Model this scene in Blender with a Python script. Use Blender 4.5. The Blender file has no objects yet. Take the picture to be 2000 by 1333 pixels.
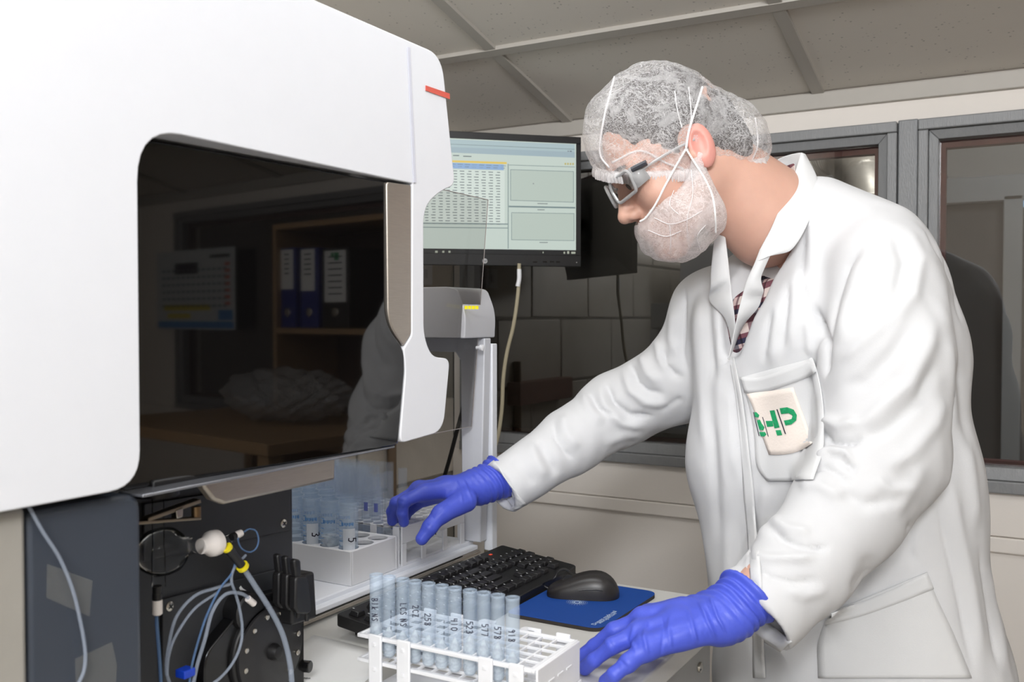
import bpy, bmesh, math, random
import numpy as np
from mathutils import Vector, Matrix
from mathutils.bvhtree import BVHTree

random.seed(4)
scene = bpy.context.scene
C = scene.collection
PI = math.pi
CZ = 1.32                      # eye height of the camera above the floor
FPX = 1840.0                   # focal length in pixels of the 2000 px wide frame
YAW = math.radians(29.6)
PITCH = math.atan(44.5 / FPX)

# ------------------------------------------------------------------ camera, world, lamps, exposure
cam_d = bpy.data.cameras.new('camera')
cam = bpy.data.objects.new('camera', cam_d)
C.objects.link(cam)
cam.location = (0, 0, CZ)
cam.rotation_euler = (PI / 2 - PITCH, 0, YAW)
cam_d.sensor_width = 36.0
cam_d.lens = FPX / 2000.0 * 36.0
cam_d.clip_start = 0.02
cam_d.dof.use_dof = True
cam_d.dof.focus_distance = 1.4
cam_d.dof.aperture_fstop = 9.0
scene.camera = cam

world = bpy.data.worlds.new('world')
scene.world = world
world.use_nodes = True
world.node_tree.nodes['Background'].inputs[0].default_value = (0.9, 0.95, 1.0, 1)
world.node_tree.nodes['Background'].inputs[1].default_value = 0.15


def area_lamp(name, loc, target, sx, sy, power, col=(1, 1, 1)):
    d = bpy.data.lights.new(name, 'AREA')
    d.shape = 'RECTANGLE'
    d.size, d.size_y = sx, sy
    d.energy = power
    d.color = col
    o = bpy.data.objects.new(name, d)
    C.objects.link(o)
    o.location = loc
    v = Vector(target) - Vector(loc)
    o.rotation_euler = v.to_track_quat('-Z', 'Y').to_euler()
    return o


area_lamp('added_key', (0.45, 0.45, 2.2), (-0.75, 1.1, 0.95), 1.2, 0.6, 5, (0.97, 0.985, 1.0))  # added key lamp, unseen, not a known ceiling fitting
area_lamp('added_bench_fill', (-0.55, 0.95, 2.10), (-0.62, 1.1, 0.9), 0.9, 0.35, 9.3, (0.97, 0.985, 1.0))  # added overhead fill for tray, chest and wall; no fitting seen
area_lamp('added_back_fill', (0.95, -3.5, 1.6), (-0.5, 1.3, 1.1), 1.9, 1.9, 66, (0.95, 0.975, 1.0))  # added soft fill behind the camera, no window there
area_lamp('added_bounce_fill', (0.40, -1.1, 2.25), (-0.75, -0.15, 2.72), 0.9, 0.5, 72, (0.95, 0.97, 1.0))  # added unseen lamp aimed up, bouncing fill off the ceiling
area_lamp('added_next_room_fill', (0.5, 3.2, 2.6), (-0.3, 4.6, 1.3), 0.6, 0.5, 34, (0.95, 0.98, 1.0))  # added unseen fill to brighten the duct and wall beyond

scene.view_settings.view_transform = 'Standard'
scene.view_settings.look = 'None'
scene.view_settings.gamma = 1.0
scene.view_settings.use_curve_mapping = False
scene.view_settings.exposure = -0.26
scene.cycles.use_denoising = True
scene.cycles.max_bounces = 14
scene.cycles.transparent_max_bounces = 24
scene.cycles.transmission_bounces = 10
scene.cycles.caustics_reflective = False
scene.cycles.caustics_refractive = False
scene.cycles.sample_clamp_indirect = 6.0

# ------------------------------------------------------------------ points in the room from the survey of the photograph
_F = np.array([-math.sin(YAW) * math.cos(PITCH), math.cos(YAW) * math.cos(PITCH), -math.sin(PITCH)])
_R = np.array([math.cos(YAW), math.sin(YAW), 0.0])
_U = np.cross(_R, _F)
_O = np.array([0, 0, CZ])


def ray(px, py):
    return _F + _R * (px - 1000.0) / FPX - _U * (py - 666.5) / FPX


def at(px, py, d):
    return _O + ray(px, py) * d


def onX(px, py, X):
    r = ray(px, py); return _O + r * (X / r[0])


def onY(px, py, Y):
    r = ray(px, py); return _O + r * (Y / r[1])


def onZ(px, py, Z):
    r = ray(px, py); return _O + r * ((Z - CZ) / r[2])


def project(P):
    q = np.asarray(P, float) - _O
    z = q @ _F
    return 1000 + FPX * (q @ _R) / z, 666.5 - FPX * (q @ _U) / z, z


# ------------------------------------------------------------------ materials
def lin(c):
    out = []
    for v in c:
        v /= 255.0
        out.append(v / 12.92 if v <= 0.04045 else ((v + 0.055) / 1.055) ** 2.4)
    return tuple(out) + (1.0,)


MATS = {}


def mat(name, rgb, rough=0.5, metal=0.0, var=0.06, scale=30.0, bump=0.0, bscale=200.0, spec=0.5, coat=0.0, stretch=None):
    """A procedural surface: principled colour broken up by noise, fine relief by a second noise."""
    if name in MATS:
        return MATS[name]
    m = bpy.data.materials.new(name)
    m.use_nodes = True
    nt = m.node_tree
    p = nt.nodes['Principled BSDF']
    p.inputs['Roughness'].default_value = rough
    p.inputs['Metallic'].default_value = metal
    p.inputs['Specular IOR Level'].default_value = spec
    p.inputs['Coat Weight'].default_value = coat
    co = nt.nodes.new('ShaderNodeTexCoord')
    src = co.outputs['Object']
    if stretch:
        mp = nt.nodes.new('ShaderNodeMapping')
        mp.inputs['Scale'].default_value = stretch
        nt.links.new(src, mp.inputs['Vector'])
        src = mp.outputs['Vector']
    n = nt.nodes.new('ShaderNodeTexNoise')
    n.inputs['Scale'].default_value = scale
    n.inputs['Detail'].default_value = 4
    nt.links.new(src, n.inputs['Vector'])
    mx = nt.nodes.new('ShaderNodeMix')
    mx.data_type = 'RGBA'
    c = lin(rgb)
    mx.inputs[6].default_value = tuple(v * (1 - var) for v in c[:3]) + (1,)
    mx.inputs[7].default_value = tuple(min(1, v * (1 + var)) for v in c[:3]) + (1,)
    nt.links.new(n.outputs['Fac'], mx.inputs[0])
    nt.links.new(mx.outputs[2], p.inputs['Base Color'])
    if bump:
        b = nt.nodes.new('ShaderNodeTexNoise')
        b.inputs['Scale'].default_value = bscale
        b.inputs['Detail'].default_value = 3
        nt.links.new(src, b.inputs['Vector'])
        bp = nt.nodes.new('ShaderNodeBump')
        bp.inputs['Strength'].default_value = bump
        bp.inputs['Distance'].default_value = 0.002
        nt.links.new(b.outputs['Fac'], bp.inputs['Height'])
        nt.links.new(bp.outputs['Normal'], p.inputs['Normal'])
    MATS[name] = m
    return m


def see_through(name, rgb, clear, tint=(255, 255, 255), rough=0.25, spec=0.5, noise=0.0, nscale=60.0, sss=False):
    """Translucent plastic: a share CLEAR of the light goes straight through, the rest meets a glossy plastic."""
    if name in MATS:
        return MATS[name]
    m = bpy.data.materials.new(name)
    m.use_nodes = True
    nt = m.node_tree
    p = nt.nodes['Principled BSDF']
    p.inputs['Base Color'].default_value = lin(rgb)
    p.inputs['Roughness'].default_value = rough
    p.inputs['Specular IOR Level'].default_value = spec
    body = p.outputs[0]
    if sss:
        tr = nt.nodes.new('ShaderNodeBsdfTranslucent')
        tr.inputs[0].default_value = lin(rgb)
        mt = nt.nodes.new('ShaderNodeMixShader')
        mt.inputs[0].default_value = 0.4
        nt.links.new(p.outputs[0], mt.inputs[1])
        nt.links.new(tr.outputs[0], mt.inputs[2])
        body = mt.outputs[0]
    t = nt.nodes.new('ShaderNodeBsdfTransparent')
    t.inputs[0].default_value = lin(tint)
    ms = nt.nodes.new('ShaderNodeMixShader')
    ms.inputs[0].default_value = 1 - clear
    if noise:
        co = nt.nodes.new('ShaderNodeTexCoord')
        n = nt.nodes.new('ShaderNodeTexNoise')
        n.inputs['Scale'].default_value = nscale
        n.inputs['Detail'].default_value = 5
        nt.links.new(co.outputs['Object'], n.inputs['Vector'])
        mr = nt.nodes.new('ShaderNodeMapRange')
        mr.inputs[1].default_value = 0.3
        mr.inputs[2].default_value = 0.7
        mr.inputs[3].default_value = max(0, 1 - clear - noise)
        mr.inputs[4].default_value = min(1, 1 - clear + noise)
        nt.links.new(n.outputs['Fac'], mr.inputs[0])
        nt.links.new(mr.outputs[0], ms.inputs[0])
    nt.links.new(t.outputs[0], ms.inputs[1])
    nt.links.new(body, ms.inputs[2])
    nt.links.new(ms.outputs[0], nt.nodes['Material Output'].inputs[0])
    MATS[name] = m
    return m


def pane_glass(name, tint, ior=1.5, rough=0.0):
    """A flat pane: tinted straight-through light plus a Fresnel mirror."""
    m = bpy.data.materials.new(name)
    m.use_nodes = True
    nt = m.node_tree
    nt.nodes.remove(nt.nodes['Principled BSDF'])
    t = nt.nodes.new('ShaderNodeBsdfTransparent')
    t.inputs[0].default_value = tint + (1,)
    g = nt.nodes.new('ShaderNodeBsdfGlossy')
    g.inputs['Roughness'].default_value = rough
    fr = nt.nodes.new('ShaderNodeFresnel')
    fr.inputs[0].default_value = ior
    ms = nt.nodes.new('ShaderNodeMixShader')
    nt.links.new(fr.outputs[0], ms.inputs[0])
    nt.links.new(t.outputs[0], ms.inputs[1])
    nt.links.new(g.outputs[0], ms.inputs[2])
    nt.links.new(ms.outputs[0], nt.nodes['Material Output'].inputs[0])
    MATS[name] = m
    return m


def glow(name, rgb, strength=1.0):
    m = bpy.data.materials.new(name)
    m.use_nodes = True
    nt = m.node_tree
    p = nt.nodes['Principled BSDF']
    p.inputs['Base Color'].default_value = (0.01, 0.01, 0.01, 1)
    p.inputs['Roughness'].default_value = 0.35
    p.inputs['Emission Color'].default_value = lin(rgb)
    p.inputs['Emission Strength'].default_value = strength * (1.38 if name.startswith('screen') else 1.15)
    MATS[name] = m
    return m


M_white = mat('white_moulded_plastic', (231, 232, 236), 0.35, var=0.015, bump=0.03, bscale=900)
M_dkgrey = mat('dark_grey_powder_coat', (48, 49, 52), 0.5, var=0.05, bump=0.15, bscale=1500)
M_slate = mat('slate_blue_grey_plastic', (60, 66, 76), 0.35, var=0.04)
M_black = mat('black_plastic', (22, 21, 22), 0.42, var=0.15, bump=0.1, bscale=1500)
M_blackgloss = mat('black_gloss_plastic', (16, 15, 16), 0.2)
M_steel = mat('brushed_steel', (176, 168, 158), 0.42, metal=0.85, var=0.1, scale=60, stretch=(1, 1, 12))
M_chrome = mat('bright_screw_metal', (205, 200, 190), 0.25, metal=1.0)
M_greyplastic = mat('light_grey_plastic', (214, 215, 220), 0.45, var=0.03)
M_whitepaint = mat('white_powder_coat', (238, 240, 245), 0.4, var=0.02)
M_rackwhite = mat('white_rack_plastic', (240, 240, 242), 0.4, var=0.02)
M_ptfe = mat('white_ptfe', (226, 218, 212), 0.5)
M_yellow = mat('yellow_plastic', (226, 208, 28), 0.45)
M_red = mat('red_print', (214, 96, 82), 0.5)
M_ink = mat('black_marker_ink', (34, 30, 52), 0.6)
M_bluecap = mat('blue_plastic', (20, 64, 190), 0.45)
M_tube = see_through('translucent_tube', (214, 228, 242), 0.70, (247, 251, 255), 0.2)
M_tubeclear = see_through('clear_tube_plastic', (220, 228, 236), 0.84, (250, 252, 255), 0.15)
M_tubing = see_through('silicone_tubing', (180, 188, 200), 0.62, (235, 240, 248), 0.25)
M_bluetubing = see_through('blue_tubing', (120, 150, 186), 0.55, (190, 215, 245), 0.25)
M_glassware = pane_glass('laboratory_glass', (0.985, 0.99, 0.99), 1.16, 0.06)
M_acrylic = pane_glass('clear_acrylic_sheet', (0.80, 0.79, 0.78), 1.35)
M_milky = see_through('milky_liquid_refraction', (240, 240, 238), 0.55, (250, 250, 250), 0.5, noise=0.4, nscale=110)  # in the front tubes this milky tone imitates refracted rack bars
M_print = mat('blue_print', (74, 140, 205), 0.6)
M_paper = mat('white_paper', (238, 238, 236), 0.7, var=0.02)


# ------------------------------------------------------------------ mesh building
class MB:
    def __init__(s):
        s.v, s.f = [], []

    def add(s, V, Fs):
        o = len(s.v)
        s.v += [tuple(map(float, p)) for p in V]
        s.f += [tuple(i + o for i in q) for q in Fs]
        return s

    def box(s, lo, hi):
        x0, y0, z0 = lo; x1, y1, z1 = hi
        return s.add([(x0, y0, z0), (x1, y0, z0), (x1, y1, z0), (x0, y1, z0), (x0, y0, z1), (x1, y0, z1), (x1, y1, z1), (x0, y1, z1)],
                     [(3, 2, 1, 0), (4, 5, 6, 7), (0, 1, 5, 4), (1, 2, 6, 5), (2, 3, 7, 6), (3, 0, 4, 7)])

    def hexa(s, p):      # 8 corners: bottom ring then top ring
        return s.add(p, [(3, 2, 1, 0), (4, 5, 6, 7), (0, 1, 5, 4), (1, 2, 6, 5), (2, 3, 7, 6), (3, 0, 4, 7)])

    def prism(s, poly, off):   # closed 3-D outline, swept by OFF
        n = len(poly)
        off = np.asarray(off, float)
        a = [np.asarray(p, float) for p in poly]
        b = [p + off for p in a]
        return s.add(a + b, [tuple(range(n - 1, -1, -1)), tuple(range(n, 2 * n))] +
                     [(i, (i + 1) % n, n + (i + 1) % n, n + i) for i in range(n)])

    def lathe(s, prof, org, axis=(0, 0, 1), seg=24, caps=True):
        a = Vector(axis).normalized()
        u = a.orthogonal().normalized()
        w = a.cross(u)
        org = Vector(org)
        V, Fs = [], []
        for r, h in prof:
            for k in range(seg):
                t = 2 * PI * k / seg
                V.append(org + a * h + (u * math.cos(t) + w * math.sin(t)) * r)
        for i in range(len(prof) - 1):
            for k in range(seg):
                k2 = (k + 1) % seg
                Fs.append((i * seg + k, i * seg + k2, (i + 1) * seg + k2, (i + 1) * seg + k))
        if caps:
            Fs.append(tuple(range(seg - 1, -1, -1)))
            Fs.append(tuple((len(prof) - 1) * seg + k for k in range(seg)))
        return s.add(V, Fs)

    def cyl(s, a, b, r, seg=20):
        a, b = Vector(a), Vector(b)
        return s.lathe([(r, 0), (r, (b - a).length)], a, b - a, seg)

    def tube(s, pts, r, seg=8, close=False):
        P = [Vector(p) for p in pts]
        n = len(P)
        V, Fs = [], []
        up = None
        for i, p in enumerate(P):
            t = (P[min(i + 1, n - 1)] - P[max(i - 1, 0)]).normalized()
            if up is None:
                up = t.orthogonal().normalized()
            up = (up - t * up.dot(t)).normalized()
            w = t.cross(up)
            rr = r[i] if hasattr(r, '__len__') else r
            for k in range(seg):
                a = 2 * PI * k / seg
                V.append(p + (up * math.cos(a) + w * math.sin(a)) * rr)
        for i in range(n - 1):
            for k in range(seg):
                k2 = (k + 1) % seg
                Fs.append((i * seg + k, i * seg + k2, (i + 1) * seg + k2, (i + 1) * seg + k))
        Fs.append(tuple(range(seg - 1, -1, -1)))
        Fs.append(tuple((n - 1) * seg + k for k in range(seg)))
        return s.add(V, Fs)

    def grid(s, rows):
        m = len(rows[0])
        V = [p for r in rows for p in r]
        return s.add(V, [(i * m + j, i * m + j + 1, (i + 1) * m + j + 1, (i + 1) * m + j) for i in range(len(rows) - 1) for j in range(m - 1)])


ORG = {}


def clean(name, V, Fs):
    me = bpy.data.meshes.new(name)
    me.from_pydata([tuple(v) for v in V], [], Fs)
    me.validate()
    return me


def obj(name, mb, m, parent=None, smooth=True, bevel=0.0, seg=2, local=False, angle=35, recalc=True, solid=0.0, subsurf=0):
    """Links one mesh object. World-space vertices are moved into the frame of the thing that owns them."""
    V = np.array(mb.v, float)
    if local:
        org = np.zeros(3)
    elif parent is not None:
        org = ORG[parent.name]
    else:
        org = np.array([(V[:, 0].min() + V[:, 0].max()) / 2, (V[:, 1].min() + V[:, 1].max()) / 2, V[:, 2].min()])
    me = clean(name, V - org, mb.f)
    if recalc:
        bm = bmesh.new(); bm.from_mesh(me)
        bmesh.ops.recalc_face_normals(bm, faces=bm.faces)
        bm.to_mesh(me); bm.free()
    me.materials.append(m)
    if smooth:
        me.polygons.foreach_set('use_smooth', [True] * len(me.polygons))
        me.set_sharp_from_angle(angle=math.radians(angle))
    o = bpy.data.objects.new(name, me)
    C.objects.link(o)
    if parent is not None:
        o.parent = parent
        ORG[o.name] = np.zeros(3) if local else ORG[parent.name]
    else:
        o.location = org
        ORG[o.name] = org
    if bevel:
        b = o.modifiers.new('bevel', 'BEVEL')
        b.width = bevel; b.segments = seg; b.limit_method = 'ANGLE'; b.angle_limit = math.radians(40)
        b.harden_normals = False
    if solid:
        b = o.modifiers.new('solid', 'SOLIDIFY'); b.thickness = solid; b.offset = 0
    if subsurf:
        b = o.modifiers.new('sub', 'SUBSURF'); b.levels = subsurf; b.render_levels = subsurf
    return o


def tag(o, label, cat, group=None, kind=None):
    o['label'] = label
    o['category'] = cat
    if group: o['group'] = group
    if kind: o['kind'] = kind
    return o


def thing(name, loc, label, cat, group=None):
    o = bpy.data.objects.new(name, None)
    o.empty_display_size = 0.05
    C.objects.link(o)
    o.location = loc
    ORG[o.name] = np.array(loc, float)
    return tag(o, label, cat, group)


def struct(o, label=None):
    o['kind'] = 'structure'
    if label: o['label'] = label
    return o


def struct_root(name, loc=(0, 0, 0), label=None):
    o = bpy.data.objects.new(name, None)
    C.objects.link(o)
    o.location = loc
    ORG[o.name] = np.array(loc, float)
    return struct(o, label)


def dup(root, loc, label=None, rz=None):
    r = root.copy(); C.objects.link(r)
    r.location = loc
    if rz is not None: r.rotation_euler = (0, 0, rz)
    if label: r['label'] = label
    for ch in list(root.children):
        c = ch.copy(); C.objects.link(c); c.parent = r
        for g in list(ch.children):
            d = g.copy(); C.objects.link(d); d.parent = c
    ORG[r.name] = np.array(loc, float)
    return r


def child_copy(o, parent, loc):
    c = o.copy(); C.objects.link(c); c.parent = parent; c.location = loc
    return c


def bez(pts, n=40):
    """Catmull-Rom through 3-D points."""
    P = [np.asarray(p, float) for p in pts]
    P = [2 * P[0] - P[1]] + P + [2 * P[-1] - P[-2]]
    out = []
    m = len(P) - 3
    for i in range(m):
        k = max(2, n // m)
        for j in range(k):
            t = j / k
            a, b, c, d = P[i:i + 4]
            out.append(0.5 * ((2 * b) + (-a + c) * t + (2 * a - 5 * b + 4 * c - d) * t * t + (-a + 3 * b - 3 * c + d) * t ** 3))
    out.append(P[-2])
    return out


def rounded(poly, radii, n=6):
    """Rounds the corners of a planar outline given as 2-D points."""
    out = []
    N = len(poly)
    for i in range(N):
        p = np.array(poly[i], float); a = np.array(poly[i - 1], float); b = np.array(poly[(i + 1) % N], float)
        r = radii[i] if hasattr(radii, '__len__') else radii
        if r <= 0:
            out.append(tuple(p)); continue
        da = a - p; db = b - p
        la, lb = np.linalg.norm(da), np.linalg.norm(db)
        r = min(r, la * 0.48, lb * 0.48)
        s, e = p + da / la * r, p + db / lb * r
        for k in range(n + 1):
            t = k / n
            out.append(tuple((1 - t) ** 2 * s + 2 * t * (1 - t) * p + t * t * e))
    return out


# stroke lettering for hand-written marks: polylines on a 0..1 wide, 0..1.4 tall cell
STROKES = {
    '0': [[(.5, 1.3), (.15, 1.0), (.15, .4), (.5, .05), (.85, .4), (.85, 1.0), (.5, 1.3)]],
    '1': [[(.45, 1.3), (.5, .05)]],
    '2': [[(.15, 1.05), (.4, 1.3), (.75, 1.15), (.7, .8), (.15, .1), (.85, .08)]],
    '3': [[(.15, 1.2), (.6, 1.3), (.75, 1.0), (.4, .72), (.8, .5), (.65, .12), (.15, .12)]],
    '4': [[(.25, 1.3), (.15, .7), (.8, .68)], [(.68, 1.25), (.7, .02)]],
    '5': [[(.85, 1.28), (.3, 1.3), (.22, .8), (.65, .82), (.8, .45), (.55, .08), (.15, .12)]],
    '7': [[(.12, 1.25), (.85, 1.28), (.4, .02)]],
    '8': [[(.7, 1.2), (.3, 1.28), (.25, .95), (.75, .5), (.65, .08), (.25, .1), (.3, .5), (.75, 1.0), (.7, 1.2)]],
    '9': [[(.75, 1.05), (.45, 1.3), (.2, 1.0), (.45, .75), (.75, 1.0), (.7, .05)]],
    'B': [[(.2, 1.3), (.2, .05)], [(.2, 1.3), (.7, 1.2), (.65, .8), (.2, .7), (.8, .5), (.7, .1), (.2, .05)]],
    'L': [[(.25, 1.3), (.2, .1), (.8, .08)]],
    'l': [[(.45, 1.35), (.45, .05)]],
    'k': [[(.25, 1.35), (.22, .05)], [(.7, .8), (.25, .45), (.75, .05)]],
    'N': [[(.15, .05), (.2, 1.25), (.75, .1), (.8, 1.3)]],
    'S': [[(.8, 1.15), (.5, 1.3), (.22, 1.05), (.7, .5), (.6, .1), (.15, .15)]],
    'C': [[(.8, 1.1), (.5, 1.3), (.2, .9), (.22, .35), (.5, .08), (.82, .2)]],
    'G': [[(.8, 1.1), (.5, 1.3), (.2, .9), (.22, .35), (.5, .08), (.8, .3), (.8, .6), (.5, .6)]],
    'Z': [[(.15, 1.25), (.8, 1.28), (.15, .1), (.85, .08)]],
    ' ': [],
}


def strokes2d(text, h):
    """Ribbon quads for TEXT, cap height H, starting at 0,0 along +x."""
    k = h / 1.3
    x = 0
    quads = []
    wd = 0.13 * h
    for ch in text:
        for line in STROKES.get(ch, []):
            L = []
            for (ax, ay), (bx, by) in zip(line[:-1], line[1:]):
                for t in (0, .5):
                    L.append(np.array((x + (ax + (bx - ax) * t) * k * .8, (ay + (by - ay) * t) * k)))
            L.append(np.array((x + line[-1][0] * k * .8, line[-1][1] * k)))
            for a, b in zip(L[:-1], L[1:]):
                d = b - a
                n = np.array((-d[1], d[0])) / (np.linalg.norm(d) + 1e-9) * wd / 2
                e = d / (np.linalg.norm(d) + 1e-9) * wd * .3
                quads.append((a - n - e, b - n + e, b + n + e, a + n - e))
        x += k * (.9 if ch != ' ' else .6)
    return quads, x


def font_mesh(text, size, align='LEFT'):
    cu = bpy.data.curves.new('lettering', 'FONT')
    cu.body = text
    cu.size = size
    cu.align_x = align
    cu.resolution_u = 3
    o = bpy.data.objects.new('lettering', cu)
    C.objects.link(o)
    dg = bpy.context.evaluated_depsgraph_get()
    dg.update()
    me = bpy.data.meshes.new_from_object(o.evaluated_get(dg))
    V = [tuple(v.co) for v in me.vertices]
    Fs = [tuple(p.vertices) for p in me.polygons]
    bpy.data.objects.remove(o)
    bpy.data.curves.remove(cu)
    bpy.data.meshes.remove(me)
    return V, Fs


def lettering(mb, text, size, org, ux, uy, align='LEFT'):
    """Flat print: letters laid on the plane through ORG spanned by UX (reading direction) and UY (letter up)."""
    V, Fs = font_mesh(text, size, align)
    org, ux, uy = (np.asarray(q, float) for q in (org, ux, uy))
    return mb.add([org + ux * v[0] + uy * v[1] for v in V], Fs)
# ------------------------------------------------------------------ the room
WY = 2.30                      # the glazed partition
LX = -1.50                     # painted block wall on the left
RX, NY = 2.70, -3.60
SLOPE = 0.2353
CEIL0 = CZ + 0.526             # ceiling height at the partition


def cz(y):
    return CEIL0 + SLOPE * (WY - y)


M_wall = mat('warm_white_wall_paint', (238, 231, 223), 0.6, var=0.03, scale=6, bump=0.1, bscale=150)
M_block = mat('painted_blockwork', (216, 210, 200), 0.7, var=0.1, scale=18, bump=0.5, bscale=160)
M_frame = mat('grey_gloss_paint', (134, 135, 136), 0.38, var=0.1, scale=22, bump=0.4, bscale=90, stretch=(6, 6, 1))
M_rebate = mat('old_red_paint', (112, 42, 40), 0.6, var=0.35, scale=40)
M_floor = mat('grey_vinyl_floor', (186, 180, 172), 0.5, var=0.1)
M_darkroom = mat('unlit_room_dark', (40, 38, 36), 0.8, var=0.1, scale=8)  # darkness of the unlit room beyond put into the colour
M_bench = mat('pale_grey_laminate', (204, 202, 196), 0.38, var=0.025, scale=300)
M_bar = mat('ceiling_bar_paint', (186, 181, 173), 0.5, var=0.03)

# mineral-fibre tile: off-white with pin holes
M_tile = mat('mineral_fibre_tile', (226, 220, 211), 0.8, var=0.03, scale=8)
_nt = M_tile.node_tree
_vo = _nt.nodes.new('ShaderNodeTexVoronoi'); _vo.inputs['Scale'].default_value = 75; _vo.inputs['Randomness'].default_value = 1
_co = _nt.nodes.new('ShaderNodeTexCoord')
_nt.links.new(_co.outputs['Object'], _vo.inputs['Vector'])
_mr = _nt.nodes.new('ShaderNodeMapRange'); _mr.inputs[1].default_value = 0.10; _mr.inputs[2].default_value = 0.22
_mr.inputs[3].default_value = 0.62; _mr.inputs[4].default_value = 1.0
_nt.links.new(_vo.outputs['Distance'], _mr.inputs[0])
_wn = _nt.nodes.new('ShaderNodeTexNoise'); _wn.inputs['Scale'].default_value = 26
_nt.links.new(_co.outputs['Object'], _wn.inputs['Vector'])
_m2 = _nt.nodes.new('ShaderNodeMapRange'); _m2.inputs[1].default_value = 0.48; _m2.inputs[2].default_value = 0.62; _m2.inputs[3].default_value = 1; _m2.inputs[4].default_value = 0
_nt.links.new(_wn.outputs['Fac'], _m2.inputs[0])
_mxx = _nt.nodes.new('ShaderNodeMath'); _mxx.operation = 'MAXIMUM'
_nt.links.new(_mr.outputs[0], _mxx.inputs[0]); _nt.links.new(_m2.outputs[0], _mxx.inputs[1])
_p = _nt.nodes['Principled BSDF']
_old = _p.inputs['Base Color'].links[0].from_socket
_mul = _nt.nodes.new('ShaderNodeMix'); _mul.data_type = 'RGBA'; _mul.blend_type = 'MULTIPLY'; _mul.inputs[0].default_value = 1
_nt.links.new(_old, _mul.inputs[6])
_nt.links.new(_mxx.outputs[0], _mul.inputs[7])
_nt.links.new(_mul.outputs[2], _p.inputs['Base Color'])

struct(obj('floor', MB().box((LX - .1, NY - .1, -.05), (RX + .1, WY + 3.0, 0)), M_floor, smooth=False))

# sloping suspended ceiling: bars and lay-in tiles
ceil_o = struct_root('ceiling', (0, 0, CEIL0))
B = MB()
B.hexa([(LX - .1, WY + .05, cz(WY + .05) + .03), (RX + .1, WY + .05, cz(WY + .05) + .03), (RX + .1, NY - .1, cz(NY - .1) + .03), (LX - .1, NY - .1, cz(NY - .1) + .03),
        (LX - .1, WY + .05, cz(WY + .05) + .06), (RX + .1, WY + .05, cz(WY + .05) + .06), (RX + .1, NY - .1, cz(NY - .1) + .06), (LX - .1, NY - .1, cz(NY - .1) + .06)])
obj('backing', B, M_bar, ceil_o, smooth=False)
xs = [-1.784 + .655 * i for i in range(8)]
ys = [WY, 1.90] + [1.90 - .62 * (i + 1) for i in range(9)]


def slab(x0, x1, y0, y1, z0, z1):
    return [(x0, y0, cz(y0) + z0), (x1, y0, cz(y0) + z0), (x1, y1, cz(y1) + z0), (x0, y1, cz(y1) + z0),
            (x0, y0, cz(y0) + z1), (x1, y0, cz(y0) + z1), (x1, y1, cz(y1) + z1), (x0, y1, cz(y1) + z1)]


for i in range(len(xs) - 1):
    for j in range(len(ys) - 1):
        x0, x1 = max(xs[i] + .008, LX), min(xs[i + 1] - .008, RX)
        if x1 > x0:
            obj('ceiling_tile', MB().hexa(slab(x0, x1, max(ys[j + 1] + .008, NY), ys[j] - .008, .006, .02)), M_tile, ceil_o, smooth=False)
for x in xs:
    if LX < x < RX:
        obj('ceiling_bar', MB().hexa(slab(x - .0135, x + .0135, NY, WY, -.002, .012)), M_bar, ceil_o, smooth=False)
for y in ys[1:]:
    if y > NY:
        obj('ceiling_bar', MB().hexa(slab(LX, RX, y - .0135, y + .0135, -.003, .011)), M_bar, ceil_o, smooth=False)

# walls
WIN_B, WIN_T = CZ - .377, CZ + .442      # outer edges of the window frames
T = .10
H = 3.6
wb = struct_root('wall_back', (0, WY, 0))
B = MB()
B.box((LX, WY, 0), (RX, WY + T, WIN_B))
B.box((LX, WY, WIN_T), (RX, WY + T, H))
B.box((LX, WY, WIN_B), (LX + .035, WY + T, WIN_T))
B.box((2.2, WY, WIN_B), (RX, WY + T, WIN_T))
obj('wall_surface', B, M_wall, wb, smooth=False)
# painted blocks of the left wall, each with its own edges
wl = struct_root('wall_left', (LX, 0, 0))
obj('mortar', MB().box((LX - .1, NY, 0), (LX - .004, WY, H)), mat('mortar', (150, 146, 138), 0.85), wl, smooth=False)
bm_ = MB().box((-.03, -.2185, -.1085), (0, .2185, .1085))
blk = None
row = 0
z = CZ + .112 - .225 * 6
while z < 2.7:
    y = WY - .22 - (.22 if row % 2 else 0)
    while y > NY + .2:
        if z > 0.05:
            if blk is None:
                blk = obj('block', bm_, M_block, wl, local=True, bevel=.004, seg=1); c = blk
            else:
                c = child_copy(blk, wl, (0, 0, 0))
            c.location = (0, y, z)
        y -= .445
    z += .225; row += 1
struct(obj('wall_right', MB().box((RX, NY, 0), (RX + .1, WY, H)), M_wall, smooth=False))
struct(obj('wall_front', MB().box((LX - .1, NY - .1, 0), (RX + .1, NY, H)), M_wall, smooth=False))
# trims of the partition
struct(obj('trim_1', MB().box((LX, WY - .012, CEIL0 - .034), (RX, WY, CEIL0 + .004)), M_bar, smooth=False, bevel=.002))
struct(obj('trim_2', MB().box((LX, WY - .010, CZ - .474), (RX, WY, CZ - .3775)), M_wall, smooth=False, bevel=.003))
struct(obj('trim_3', MB().box((LX, WY - .014, CZ - .509), (RX, WY, CZ - .4755)), M_wall, smooth=False, bevel=.003))
struct(obj('baseboard_back', MB().box((LX, WY - .015, 0), (RX, WY, .1)), M_wall, smooth=False, bevel=.003))


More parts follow.
